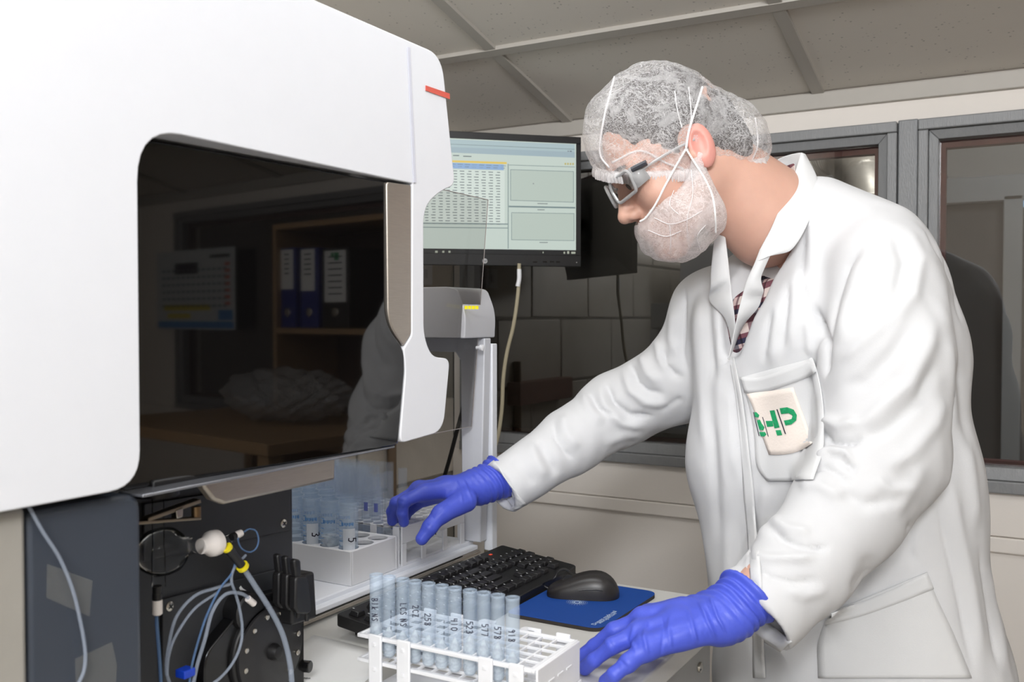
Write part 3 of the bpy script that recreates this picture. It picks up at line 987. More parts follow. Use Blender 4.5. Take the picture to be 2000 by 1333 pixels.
# wide tubes
def wide_tube(loc, label, mark=None, white=True, fill=None):
    t = thing('sample_tube', loc, label, 'tube', 'wide tubes in the block rack')
    L = .117
    obj('tube_wall', MB().lathe([(.003, 0), (.0125, .014), (.0143, .016), (.0146, L), (.0152, L), (.0152, L - .012), (.0137, L - .012)][:4], (0, 0, 0), (0, 0, 1), 28, caps=False), M_tube, t, local=True)
    obj('rim_thread', MB().lathe([(.0150, L - .004), (.0156, L - .003), (.0156, L - .001), (.0150, L), (.0138, L)], (0, 0, 0), (0, 0, 1), 28, caps=False), M_tube, t, local=True)
    pr = MB()
    base = -1.15          # facing angle

    def patch(a0, a1, z0, z1, r=.01485, n=6):
        rows = [[(r * math.cos(a0 + (a1 - a0) * k / n), r * math.sin(a0 + (a1 - a0) * k / n), z) for k in range(n + 1)] for z in (z0, z1)]
        pr.grid(rows)
    for k in range(9):
        patch(base - .85, base - .85 + (.32 if k % 2 else .45), .03 + k * .0075, .0308 + k * .0075)
    for k in range(7):
        patch(base - .35 + k * .17, base - .26 + k * .17, .083 + (k % 2) * .001, .088)
    patch(base - .5, base - .38, .083, .089)
    obj('graduation_print', pr, M_print, t, local=True, recalc=False)
    if white:
        pr = MB()
        patch(base - .3, base + .95, .026, .079, .0149, 12)
        obj('write_on_patch', pr, mat('write_on_white', (228, 234, 242), 0.6, var=.02), t, local=True, recalc=False)
    if mark:
        qs, wd = strokes2d(mark, .013)
        mk = MB()
        for q in qs:
            mk.add([(.01505 * math.cos(base + .62 + (p[1] - .006) / .015), .01505 * math.sin(base + .62 + (p[1] - .006) / .015), .066 - p[0]) for p in q], [(0, 1, 2, 3)])
        obj('handwritten_mark', mk, M_ink, t, local=True, recalc=False)
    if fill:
        obj('liquid', MB().lathe([(.003, .001), (.0120, .0165), (.0132, fill)], (0, 0, 0), (0, 0, 1), 20), M_milky, t, local=True)
    return t


def slot(i, j):
    return (kx1 - BP * (i + .5), ky0 + BP * (j + .5), TZ + .0032)


wide_tube(slot(0, 0), 'wide tube marked 5 at the near corner of the block rack', '5')
wide_tube(slot(1, 0), 'wide tube with milky contents beside the tube marked 5', None, False, .062)
wide_tube(slot(2, 0), 'wide tube marked 3 in the front row of the block rack', '3')
w4 = wide_tube(slot(3, 0), 'wide unmarked tube left of the tube marked 3', None, False, .03)
dup(w4, slot(4, 0), 'wide tube at the left end of the front row, by the dark panel')
ORD = ('first', 'second', 'third', 'fourth', 'fifth', 'sixth', 'seventh', 'eighth', 'ninth', 'tenth', 'eleventh')
for n, (i, j) in enumerate(((2, 1), (3, 1), (4, 1), (1, 1), (3, 2), (4, 2))):
    dup(w4, slot(i, j), 'wide tube in the %s row of the block rack, %s from its right end' % (('middle', 'back')[j - 1], ORD[i]))


def slim_tube(loc, label, r, L, m, group):
    t = thing('sample_tube', loc, label, 'tube', group)
    obj('tube_wall', MB().lathe([(.0005, 0), (r * .6, .0012), (r * .9, .004), (r, .008), (r, L), (r - .0008, L)], (0, 0, 0), (0, 0, 1), 24, caps=False), m, t, local=True)
    return t


def oslot(o, nx, ny, p, i, j):
    return (o.location.x + p * (i + .5 - nx / 2), o.location.y + p * (j + .5 - ny / 2), TZ + .0032)


s0 = slim_tube(oslot(OC, 8, 9, .0205, 7, 0), 'clear slim tube at the near right corner of the rear autosampler rack', .0080, .128, M_tubeclear, 'clear tubes in the rear rack')
for i in range(8):
    for j in range(9):
        if (i, j) != (7, 0) and not (i > 5 and j in (3, 7)):
            dup(s0, oslot(OC, 8, 9, .0205, i, j), 'clear slim tube of the rear rack, %s row from its right, %s from the front' % (ORD[7 - i], ORD[j]))
s1 = slim_tube(oslot(OB, 5, 9, .0205, 2, 0), 'clear slim tube with a blue blot, nearest in the gripped rack', .0080, .118, M_tubeclear, 'clear tubes in the gripped rack')
bt = MB()
rows = [[(.0082 * math.cos(a), .0082 * math.sin(a), z) for a in (-1.9, -1.6, -1.3, -1.0)] for z in (.078, .082, .088, .092)]
bt.grid(rows)
obj('blue_blot', bt, mat('blue_violet_ink', (110, 120, 190), 0.5), s1, local=True, recalc=False)
dup(s1, oslot(OB, 5, 9, .0205, 1, 0), 'clear slim tube with a blue blot, second in the gripped rack')
for (i, j) in ((0, 0), (0, 1), (1, 1), (0, 2), (0, 3), (0, 4), (0, 6)):
    n = dup(s0, oslot(OB, 5, 9, .0205, i, j), 'clear slim tube of the gripped rack, %s column from its left, %s from the front' % (ORD[i], ORD[j]))
    n['group'] = 'clear tubes in the gripped rack'

# front rack with square holes
fx0, fx1, fy0, fy1 = -.656, -.444, .822, .912
FZ = CZ - .350
fr = thing('tube_rack', ((fx0 + fx1) / 2, (fy0 + fy1) / 2, BZ), 'white square-hole rack at the front of the bench with marked tubes', 'rack')
NXF, NYF = 12, 5
pxp, pyp = (fx1 - fx0) / NXF, (fy1 - fy0) / NYF
for zt, nm in ((FZ, 'top_plate'), (FZ - .027, 'middle_plate')):
    B = MB()
    for i in range(NXF + 1):
        x = fx0 + i * pxp
        B.box((x - .0011, fy0, zt - .003), (x + .0011, fy1, zt))
    for j in range(NYF + 1):
        y = fy0 + j * pyp
        B.box((fx0 - .0011, y - .0011, zt - .0031), (fx1 + .0011, y + .0011, zt + .0001))
    obj(nm, B, M_rackwhite, fr, smooth=False, bevel=.0004, seg=1)
    rim = MB()
    for yy in (fy0 - .0035, fy1 + .0035):
        rim.box((fx0 - .004, yy - .0022, zt - .0035), (fx1 + .002, yy + .0022, zt + .0008))
    rim.box((fx0 - .0055, fy0 - .0057, zt - .0035), (fx0 - .0015, fy1 + .0057, zt + .0008))
    rim.box((fx1 + .0015, fy0 - .0057, zt - .0035), (fx1 + .0055, fy1 + .0057, zt + .0008))
    obj('rim', rim, M_rackwhite, fr, bevel=.001)
obj('base_plate', MB().box((fx0, fy0, BZ + .002), (fx1, fy1, BZ + .005)), M_rackwhite, fr)
for px in (735, 790, 950, 1010):
    x = onY(px, 1260, fy0 - .006)[0]
    lg = obj('leg', MB().box((x - .0085, fy0 - .0095, BZ), (x + .0085, fy0 - .0058, FZ + .004)), M_rackwhite, fr, bevel=.0012)
    for zz in (FZ - .006, FZ - .033):
        obj('rivet', MB().box((x - .002, fy0 - .0112, zz - .002), (x + .002, fy0 - .0096, zz + .002)), M_rackwhite, lg, bevel=.0005)
    obj('leg', MB().box((x - .0085, fy1 + .0058, BZ), (x + .0085, fy1 + .0095, FZ + .004)), M_rackwhite, fr, bevel=.0012)
ep = MB()
ep.box((fx1 + .0058, fy0 - .004, FZ - .042), (fx1 + .0085, fy1 + .004, FZ + .001))
obj('end_plate', ep, M_rackwhite, fr, bevel=.0012)
for k in range(3):
    obj('end_rib', MB().box((fx1 + .0086, fy0 + .02 + k * .02, FZ - .02), (fx1 + .0095, fy0 + .032 + k * .02, FZ - .018)), M_rackwhite, fr)
for y in (fy0 - .002, (fy0 + fy1) / 2, fy1 + .002):
    obj('leg', MB().box((fx1 + .0058, y - .006, BZ), (fx1 + .0085, y + .006, FZ - .0425)), M_rackwhite, fr, bevel=.001)
for k in (0, 1):
    x = fx0 + .10 + k * .055
    obj('label_tab', MB().prism([(xx, yy, FZ - .002) for xx, yy in rounded([(x - .011, fy1 + .0058), (x + .011, fy1 + .0058), (x + .009, fy1 + .016), (x - .009, fy1 + .016)], .003)], (0, 0, .003)), M_rackwhite, fr)

MARKS = ['Blk NS', '', 'LCS NS', '2CZ', '258', '', '410', '523', '577', '578', '918']
TOPS = [735, 760, 787, 811, 838, 864, 890, 920, 947, 975, 1004]
NAMES = ['marked Blk NS', 'with faint marks', 'marked LCS NS', 'marked 2CZ', 'marked 258', 'without a number', 'marked 410', 'marked 523', 'marked 577', 'marked 578', 'marked 918']
proto_wall = proto_refr = None
TB = FZ - .0255
for k, (mk, px, nm) in enumerate(zip(MARKS, TOPS, NAMES)):
    x = onY(px, 1145, fy0 + pyp / 2 + .0003 * k)[0]
    t = thing('sample_tube', (x, fy0 + pyp / 2, TB), 'translucent pale tube ' + nm + ', ' + ORD[k] + ' from the left in the front rack', 'tube', 'marked tubes in the front rack')
    L = .0905
    r = .0072
    if proto_wall is None:
        proto_wall = obj('tube_wall', MB().lathe([(.0008, 0), (r * .6, .0013), (r * .9, .004), (r, .0075), (r + .0002, L - .012), (r + .0003, L - .0115), (r, L - .011), (r, L - .003), (r + .0004, L - .0025), (r + .0004, L), (r - .0007, L), (r - .0007, L - .002)], (0, 0, 0), (0, 0, 1), 28, caps=False), M_tube, t, local=True)
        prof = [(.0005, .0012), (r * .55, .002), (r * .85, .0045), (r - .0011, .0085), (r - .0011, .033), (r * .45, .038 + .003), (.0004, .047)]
        proto_refr = obj('refraction_milk', MB().lathe(prof, (0, 0, 0), (0, 0, 1), 20), M_milky, t, local=True)  # added filler, stands in for rack bars refracted by the tube
    else:
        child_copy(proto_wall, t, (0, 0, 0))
        c = child_copy(proto_refr, t, (0, 0, 0))
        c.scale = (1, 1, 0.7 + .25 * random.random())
    # the mark is written down the tube
    if mk:
        qs, wd = strokes2d(mk, .0068)
        B = MB()
        face = -PI / 2 + .48 + (.25 if k in (2, 3, 8) else -.1 if k in (0, 10) else 0)
        top = .066 - (.006 if k in (4, 6, 7, 8, 9, 10) else 0)
        for q in qs:
            B.add([((r + .0004) * math.cos(face + (p[1] - .0035) / r), (r + .0004) * math.sin(face + (p[1] - .0035) / r), top - p[0]) for p in q], [(0, 1, 2, 3)])
        obj('handwritten_mark', B, M_ink, t, local=True, recalc=False)
    elif True:
        B = MB()
        for m in range(4):
            B.box((.0045 + r * .28, -.0056, .052 - m * .006), (.0048 + r * .28, -.0050, .0555 - m * .006))
        obj('handwritten_mark', B, M_ink, t, local=True, recalc=False)

# ------------------------------------------------------------------ keyboard, mouse, mat
kb = thing('keyboard', (-.735, 1.17, BZ), 'black computer keyboard lying in front of the autosampler tray', 'keyboard')
KX0, KX1, KY0, KY1 = -.805, -.662, .950, 1.383     # back edge, front edge, left end, right end
kz0, kz1 = BZ + .033, BZ + .016


def kz(x):
    return kz0 + (kz1 - kz0) * (x - KX0) / (KX1 - KX0)


base = [(y, x) for y, x in rounded([(KY0, KX0), (KY1, KX0), (KY1, KX1), (KY0, KX1)], [.006, .006, .012, .012], 5)]
n = len(base)
B = MB()
V = [(x, y, kz(x) - .016) for y, x in base] + [(x, y, kz(x)) for y, x in base]
B.add(V, [tuple(range(n - 1, -1, -1)), tuple(range(n, 2 * n))] + [(i, (i + 1) % n, n + (i + 1) % n, n + i) for i in range(n)])
obj('case', B, M_black, kb, bevel=.0015)
for y in (KY0 + .04, KY1 - .04):
    obj('foot', MB().box((KX0 + .012, y - .015, BZ), (KX0 + .018, y + .015, BZ + .0175)), M_black, kb)
    obj('foot', MB().box((KX1 - .02, y - .012, BZ), (KX1 - .012, y + .012, BZ + .0022)), M_black, kb)
M_key = mat('key_black', (30, 29, 30), 0.38, var=0.1)
kp = {}
legend = MB()
tilt = math.atan2(kz0 - kz1, KX1 - KX0)
leds = MB()


def key(y, x, w, d=.0155):
    k = round(w, 4), d
    if k not in kp:
        h, t_ = .0065, .0022
        W, D = w / 2 - .0005, d / 2
        o = obj('key', MB().hexa([(-D, -W, 0), (D, -W, 0), (D, W, 0), (-D, W, 0), (-D + t_, -W + t_, h), (D - t_ * .6, -W + t_, h), (D - t_ * .6, W - t_, h), (-D + t_, W - t_, h)]), M_key, kb, local=True, bevel=.0008, seg=1)
        kp[k] = o
    else:
        o = child_copy(kp[k], kb, (0, 0, 0))
    o.location = (x - kb.location.x, y - kb.location.y, kz(x) - kb.location.z)
    o.rotation_euler = (0, tilt, 0)
    legend.add([(x - .004, y - w / 2 + .0042, kz(x) + .0092), (x - .0012, y - w / 2 + .0042, kz(x) + .0088), (x - .0012, y - w / 2 + .0064, kz(x) + .0088), (x - .004, y - w / 2 + .0064, kz(x) + .0092)], [(0, 1, 2, 3)])


P = .0183
y0 = KY0 + .009
x = KX0 + .021
for g in ((0,), (2, 3, 4, 5), (6.5, 7.5, 8.5, 9.5), (11, 12, 13, 14), (15.3, 16.3, 17.3)):
    for c in g:
        key(y0 + P * (c + .5), x, P)
rows_ = [[1] * 13 + [2], [1.5] + [1] * 12 + [1.5], [1.75] + [1] * 11 + [2.25], [1.25] + [1] * 11 + [2.75], [1.25, 1.25, 1.25, 6.25, 1.25, 1.25, 1.25, 1.25]]
for r_, ws in enumerate(rows_):
    x = KX0 + .046 + r_ * .0177
    c = 0
    for w in ws:
        key(y0 + P * (c + w / 2), x, P * w)
        c += w
    if r_ < 2:
        for c in (15.3, 16.3, 17.3): key(y0 + P * (c + .5), x, P)
    if r_ == 3: key(y0 + P * 16.8, x, P)
    if r_ == 4:
        for c in (15.3, 16.3, 17.3): key(y0 + P * (c + .5), x, P)
    for c in ((18.6, 19.6, 20.6, 21.6) if r_ in (0, 1, 3) else (18.6, 19.6, 20.6)):
        if r_ == 4 and c == 19.6: continue
        key(y0 + P * (c + .5), x, P)
lg = obj('key_legends', legend, mat('legend_white', (190, 190, 188), 0.6), kb, smooth=False, recalc=False)
lg['kind'] = 'stuff'
p = onZ(1003 - 60, 1086, kz(KX0 + .016) + .0003)
obj('red_indicator', MB().box((KX0 + .012, 1.318, kz(KX0 + .014) - .002), (KX0 + .016, 1.324, kz(KX0 + .014) + .0006)), glow('red_led', (240, 80, 50), 0.8), kb)

pad = rounded([(-.658, 1.140), (-.512, 1.140), (-.506, 1.340), (-.658, 1.340)], [.012, .022, .022, .004], 8)
mp = thing('mouse_mat', (-.58, 1.24, BZ), 'blue mouse mat with white print under the black mouse', 'mouse mat')
obj('foam_base', MB().prism([(x, y, BZ + .0002) for x, y in pad], (0, 0, .0048)), mat('black_foam', (46, 40, 36), 0.8), mp)
obj('cloth_top', MB().prism([(x, y, BZ + .0051) for x, y in pad], (0, 0, .0009)), mat('blue_mat_cloth', (0, 62, 140), 0.65, var=.06, scale=400), mp, bevel=.0004)
M_wprint = mat('white_print', (200, 220, 240), 0.6)
B = MB()
ux = np.array((.03, 1.0, 0)); ux /= np.linalg.norm(ux)
uy = np.array((-ux[1], ux[0], 0))
lettering(B, 'Dreams made real', .0095, onZ(1162, 1222, BZ + .0063), ux, uy)
lettering(B, 'www.agilent.com', .0075, onZ(1173, 1219, BZ + .0063), ux, uy)
obj('mat_lettering', B, M_wprint, mp, smooth=False, recalc=False)
B = MB()
sc0 = onZ(1127, 1177, BZ + .0063)
for k in range(22):
    a = 2 * PI * k / 22
    for r0 in (.004, .0065, .009, .0115, .014):
        q = sc0 + np.array((math.cos(a) * r0 * 1.1, math.sin(a) * r0, 0))
        s = .0008 * (1.2 - r0 * 50)
        B.add([q + np.array((-s, -s, 0)), q + np.array((s, -s, 0)), q + np.array((s, s, 0)), q + np.array((-s, s, 0))], [(0, 1, 2, 3)])
obj('spark_emblem', B, M_wprint, mp, smooth=False, recalc=False)

MZ = BZ + .0062
ms = thing('computer_mouse', (-.60, 1.27, MZ), 'black computer mouse resting on the blue mouse mat', 'mouse')
ma, mb_ = np.array((-.648, 1.248, MZ)), np.array((-.549, 1.290, MZ))
ax = (mb_ - ma); Lm = np.linalg.norm(ax); ax /= Lm
sd_ = np.array((ax[1], -ax[0], 0))
rows = []
prof = [(0, .010, .006), (.02, .018, .012), (.12, .025, .018), (.3, .027, .026), (.5, .0285, .0345), (.68, .030, .0375), (.82, .0295, .034), (.93, .024, .024), (.985, .014, .013), (1, .006, .006)]
for t, hw, h in prof:
    r = []
    for k in range(13):
        a = PI * k / 12
        c = math.cos(a); s = math.sin(a)
        r.append(ma + ax * Lm * t + sd_ * hw * math.copysign(abs(c) ** .75, c) + np.array((0, 0, h * s ** .7 if s > 0 else 0)))
    rows.append(r)
B = MB().grid(rows)
B.add(rows[0], [tuple(range(13))]); B.add(rows[-1], [tuple(range(13))])
obj('shell', B, mat('mouse_black', (34, 31, 30), 0.36, var=.05), ms, subsurf=1, angle=180)
p = ma + ax * Lm * .30
obj('scroll_wheel', MB().lathe([(.010, -.003), (.0105, -.002), (.0105, .002), (.010, .003)], p + np.array((0, 0, .0195)), sd_, 20), M_black, ms)
B = MB()
for t0, t1 in ((.45, .78),):
    pts = []
    for k in range(8):
        t = t0 + (t1 - t0) * k / 7
        hw = np.interp(t, [q[0] for q in prof], [q[1] for q in prof]); h = np.interp(t, [q[0] for q in prof], [q[2] for q in prof])
        pts.append(ma + ax * Lm * t + sd_ * hw * 1.0 + np.array((0, 0, h * .45)))
    B.tube(pts, .0006, 6)
obj('side_seam', B, M_blackgloss, ms)
m0 = ma + np.array((0, 0, .006))
obj('cable', MB().tube(bez([m0 + ax * .006, m0 - ax * .006 + np.array((0, 0, .008)), at(1083, 1130, 1.40), at(1090, 1116, 1.42), at(1104, 1112, 1.47), at(1116, 1120, 1.50), np.array((-.652, 1.36, BZ + .008)), np.array((-.655, 1.376, BZ + .002))], 50), .0016, 8), M_black, ms)

# ------------------------------------------------------------------ monitor
mr_ = at(1135, 268, 2.34); ml = at(717, 268, 2.215)
mzt, mzb = at(1135, 268, 2.34)[2], at(1135, 521, 2.34)[2]
u = np.array((mr_[0] - ml[0], mr_[1] - ml[1], 0)); Wm = np.linalg.norm(u); u /= Wm
nrm = np.array((u[1], -u[0], 0))       # towards the viewer
mo = np.array((ml[0], ml[1], 0))
mon = thing('monitor', ((ml[0] + mr_[0]) / 2, (ml[1] + mr_[1]) / 2, mzb), 'black flat monitor on a wall arm showing a results table', 'monitor')


def mon_px(px, py, off=0.0):
    r = ray(px, py)
    d = np.dot(mo - _O, nrm) / np.dot(r, nrm)
    return _O + r * d + nrm * off


def mpt(s, z, off):
    return mo + u * s + np.array((0, 0, z)) + nrm * off


bz = .0125
bzb = .028
B = MB()
for a, b, c, d in ((0, Wm, mzt - .017, mzt), (0, Wm, mzb, mzb + bzb), (0, bz, mzb + bzb, mzt - .017), (Wm - bz, Wm, mzb + bzb, mzt - .017)):
    B.prism([mpt(a, c, 0), mpt(b, c, 0), mpt(b, d, 0), mpt(a, d, 0)], nrm * -.018)
obj('bezel', B, M_black, mon, bevel=.001)
obj('back_shell', MB().hexa([mpt(0.003, mzb + .003, -.018), mpt(Wm - .003, mzb + .003, -.018), mpt(Wm - .06, mzb + .05, -.05), mpt(.06, mzb + .05, -.05),
                             mpt(0.003, mzt - .003, -.018), mpt(Wm - .003, mzt - .003, -.018), mpt(Wm - .06, mzt - .05, -.05), mpt(.06, mzt - .05, -.05)]), M_black, mon, bevel=.003)
scr = obj('screen', MB().prism([mpt(bz, mzb + bzb, -.002), mpt(Wm - bz, mzb + bzb, -.002), mpt(Wm - bz, mzt - .017, -.002), mpt(bz, mzt - .017, -.002)], nrm * -.006), glow('screen_pale_green', (194, 207, 199), 0.84), mon, smooth=False)


def quad(mb, px0, py0, px1, py1, off=-.0014, slope=None):
    s = .04 * (py0 < 380) + .02 if slope is None else slope
    f = lambda x, y: mon_px(x, y + (x - 1000) * s, off)
    mb.add([f(px0, py1), f(px1, py1), f(px1, py0), f(px0, py0)], [(0, 1, 2, 3)])


def layer(name, items, rgb, k, off=-.0014):
    B = MB()
    for it in items: quad(B, *it[:4], off=off, slope=it[4] if len(it) > 4 else None)
    return obj(name, B, glow('screen_' + name, rgb, k), scr, smooth=False, recalc=False)


layer('toolbar', [(700, 277, 1123, 300, .042)], (170, 190, 194), .82)
layer('toolbar_lower', [(700, 292, 1123, 303, .042)], (158, 178, 186), .82, -.0012)
layer('highlight_row', [(700, 317, 990, 321, .035)], (222, 192, 90), .85)
layer('table_header', [(700, 322, 984, 333, .035)], (138, 170, 208), .85)
tx = []
for r in range(20):
    for c in range(20):
        w = 4 + (r * 7 + c * 3) % 4
        px = 975 - c * 14.0
        tx.append((px - w, 337 + r * 5.3, px + 2, 338.6 + r * 5.3, .036 - r * .0012))
for c in range(12):
    tx.append((978 - c * 14, 324, 988 - c * 14, 325, .035)); tx.append((978 - c * 14, 328.5, 986 - c * 14, 329.6, .035))
tx += [(905, 307, 921, 309, .03), (885, 306, 897, 308, .03), (1050, 396, 1070, 397.5, .02), (1050, 408, 1064, 409.5, .02), (1054, 472.5, 1070, 474, .01)]
t_ = layer('table_figures', tx, (118, 130, 132), .7)
t_['kind'] = 'stuff'
fl = []
for (x0, y0, x1, y1, s) in ((997, 331, 1121, 391, .03), (999, 415, 1122, 468, .015)):
    fl += [(x0, y0, x1, y0 + 1, s), (x0, y1, x1, y1 + 1, s), (x0, y0, x0 + 1, y1, s), (x1 - 1, y0, x1, y1, s)]
fl += [(992, 320, 993.5, 486, .02), (994, 402, 1124, 405, .02), (700, 437, 992, 439, .01), (700, 445, 992, 446.5, .01), (994, 322, 1123, 323, .03), (700, 286, 1123, 287, .042)]
layer('chart_frames', fl, (126, 146, 148), .7)
layer('chart_ground', [(998, 332, 1120, 391, .03), (1000, 416, 1121, 468, .015)], (182, 195, 186), .84, -.0016)
layer('table_ground', [(700, 333.5, 986, 437, .022)], (206, 217, 210), .86, -.0016)
layer('taskbar', [(700, 487.5, 1130, 498, .012)], (14, 16, 20), .5, -.0012)
layer('taskbar_icons', [(850, 490, 855, 494, 0), (864, 490, 868, 494, 0), (876, 490, 880, 494, 0), (1101, 492, 1104, 496, 0), (1108, 491, 1112, 496, 0), (1116, 492, 1124, 496, 0), (1060, 492, 1062, 495, 0)], (170, 175, 160), .8, -.0010)
layer('status_icons', [(1103, 316, 1106, 320, .02), (1108, 316, 1111, 320, .02), (1113, 316, 1116, 320, .02), (1118, 316, 1121, 320, .02)], (190, 180, 110), .8, -.0010)
layer('chart_dots', [(1041, 357, 1043, 359, .02), (1109, 290, 1111, 292, .04), (1113, 290, 1117, 292, .04)], (110, 120, 130), .7, -.0010)
lc = mon_px(947, 510, .0003)
lgm = obj('round_logo', MB().lathe([(.0062, 0), (.0062, .0004)], lc, nrm, 24), mat('logo_silver', (188, 188, 190), 0.35, metal=.4), mon)
B = MB()
lettering(B, 'hp', .0090, lc + nrm * .0006 + np.array((0, 0, -.0022)) - u * .0002, u + np.array((0, 0, .0)), np.array((u[0] * .2, u[1] * .2, 1.0)), 'CENTER')
obj('logo_letters', B, M_black, lgm, smooth=False, recalc=False)
obj('power_light', MB().lathe([(.0012, 0), (.0012, .0004)], mon_px(1126, 513, .0002), nrm, 10), mat('white_dot', (210, 210, 205), .5), mon)
for px in (1045, 1064, 1078, 1090):
    obj('menu_button', MB().prism([mon_px(px - 4, 510.5, .0001), mon_px(px + 4, 510.7, .0001), mon_px(px + 4, 513.2, .0001), mon_px(px - 4, 513, .0001)], nrm * .0006), M_blackgloss, mon)
mc = mpt(Wm * .5, (mzt + mzb) / 2, -.055)
B = MB()
B.prism([mpt(Wm * .5 - .05, (mzt + mzb) / 2 - .05, -.05), mpt(Wm * .5 + .05, (mzt + mzb) / 2 - .05, -.05), mpt(Wm * .5 + .05, (mzt + mzb) / 2 + .05, -.05), mpt(Wm * .5 - .05, (mzt + mzb) / 2 + .05, -.05)], nrm * -.012)
obj('mount_plate', B, M_black, mon, bevel=.002)
arm_end = np.array((LX + .004, 2.02, mc[2]))
obj('wall_arm', MB().tube([mpt(Wm * .5, (mzt + mzb) / 2, -.06), mpt(Wm * .36, (mzt + mzb) / 2, -.075), mpt(Wm * .2, (mzt + mzb) / 2, -.075), arm_end], .016, 12), M_black, mon)
# cable with a pale sleeve hanging from the monitor
pts = [mpt(0, 0, -.03) * 0 + at(px, py, d) for px, py, d in ((1014, 515, 2.30), (1013, 560, 2.30), (1004, 630, 2.28), (990, 690, 2.26), (983, 740, 2.24), (980, 800, 2.22), (972, 855, 2.2), (958, 900, 2.18), (953, 960, 2.16), (950, 1040, 2.14), (949, 1180, 2.13))]
cb = obj('monitor_cable', MB().tube(bez(pts, 80), .0046, 10), mat('beige_cable', (176, 166, 140), 0.5), None)
tag(cb, 'beige cable with white sleeve hanging under the monitor', 'cable')
obj('white_sleeve', MB().tube(bez([at(1014, 526, 2.299), at(1014, 545, 2.299), at(1011, 560, 2.298)], 12), .0056, 12), M_rackwhite, cb)
# dark cable behind the autosampler
pts = [np.array(p) for p in ((-1.36, 1.75, 1.22), (-1.37, 1.72, 1.12), (-1.40, 1.68, 1.00), (-1.43, 1.62, .85), (-1.44, 1.58, .6), (-1.44, 1.55, .2), (-1.44, 1.5, .01))]
pts = [onY(px, py, 1.75) for px, py in ((915, 740), (906, 790), (893, 840), (880, 890), (866, 940), (853, 1000), (842, 1100))] + [np.array((-1.33, 1.72, .4)), np.array((-1.34, 1.70, .12)), np.array((-1.34, 1.66, .005)), np.array((-1.34, 1.5, .005))]
cb = obj('power_cable', MB().tube(bez(pts, 50), .0048, 10), M_black)
tag(cb, 'dark power cable slanting down behind the autosampler', 'cable')
# socket on the block wall
p = onX(831, 535, LX + .012)
so = thing('wall_socket', tuple(onX(831, 535, LX)), 'pale wall socket on the block wall under the monitor', 'socket')
obj('face_plate', MB().box((LX + .001, p[1] - .035, p[2] - .03), (LX + .012, p[1] + .035, p[2] + .03)), M_rackwhite, so, bevel=.002)
obj('rocker', MB().box((LX + .0125, p[1] - .01, p[2] - .012), (LX + .016, p[1] + .006, p[2] + .012)), M_greyplastic, so, bevel=.001)
pp = onX(826, 905, LX + .01)
pi = obj('conduit_pipe', MB().cyl((LX + .014, 1.98, .3), (LX + .014, 1.98, 1.18), .012, 14), mat('brown_conduit', (128, 108, 88), 0.5))
tag(pi, 'thin brown conduit running down the block wall behind the autosampler', 'pipe')

def left_wall_in_glass(px, py):
    q = onX(px, py, LX)                    # where the pane shows it, behind the glass
    return np.array((LX, 2 * (WY + .016) - q[1], q[2]))


a, b = left_wall_in_glass(990, 748), left_wall_in_glass(1094, 770)
rl = obj('wall_rail', MB().box((LX + .001, min(a[1], b[1]), b[2] - .01), (LX + .05, max(a[1], b[1]), a[2])), mat('reddish_wood', (150, 118, 108), .6, var=.2), smooth=False, bevel=.003)
tag(rl, 'short wooden rail fixed to the block wall, mirrored in the left pane', 'rail')
# ------------------------------------------------------------------ what the black window mirrors: shelf, binders, wall planner
def mirrored(px, py, Y):
    r = ray(px, py)
    n = np.array((1.0, -DT, 0.0)); n /= np.linalg.norm(n)
    q = np.array((dX(.845), .845, CZ))
    hit = _O + r * (((q - _O) @ n) / (r @ n))
    r2 = r - 2 * (r @ n) * n
    return hit + r2 * ((Y - hit[1]) / r2[1])


BYF = 1.98
bl_, br_ = mirrored(532, 450, BYF), mirrored(760, 450, BYF)
bt_, bs_ = bl_[2], mirrored(640, 642, BYF)[2]
xL, xR = br_[0] - .25, bl_[0]
bk = thing('bookcase', ((xL + xR) / 2, BYF + .13, 0), 'wood-edged bookcase that shows mirrored in the black instrument window', 'bookcase')
M_wood = mat('pale_wood_edge', (170, 138, 100), 0.5, var=.12, scale=14, stretch=(1, 1, 8))
M_woodd = mat('dark_wood_back', (74, 52, 38), 0.6, var=.15, scale=10)
obj('side_board', MB().box((xR - .018, BYF, 0), (xR, BYF + .27, bt_)), M_wood, bk, bevel=.001)
obj('side_board', MB().box((xL, BYF, 0), (xL + .018, BYF + .27, bt_)), M_wood, bk, bevel=.001)
obj('top_board', MB().box((xL, BYF, bt_ + .0005), (xR, BYF + .27, bt_ + .018)), M_wood, bk, bevel=.001)
for z in (bs_, bs_ - .36, bs_ - .72):
    obj('shelf_board', MB().box((xL + .0185, BYF, z - .018), (xR - .0185, BYF + .25, z)), M_wood, bk, bevel=.001)
obj('back_board', MB().box((xL + .0185, BYF + .255, .02), (xR - .0185, BYF + .265, bt_ - .001)), M_woodd, bk)
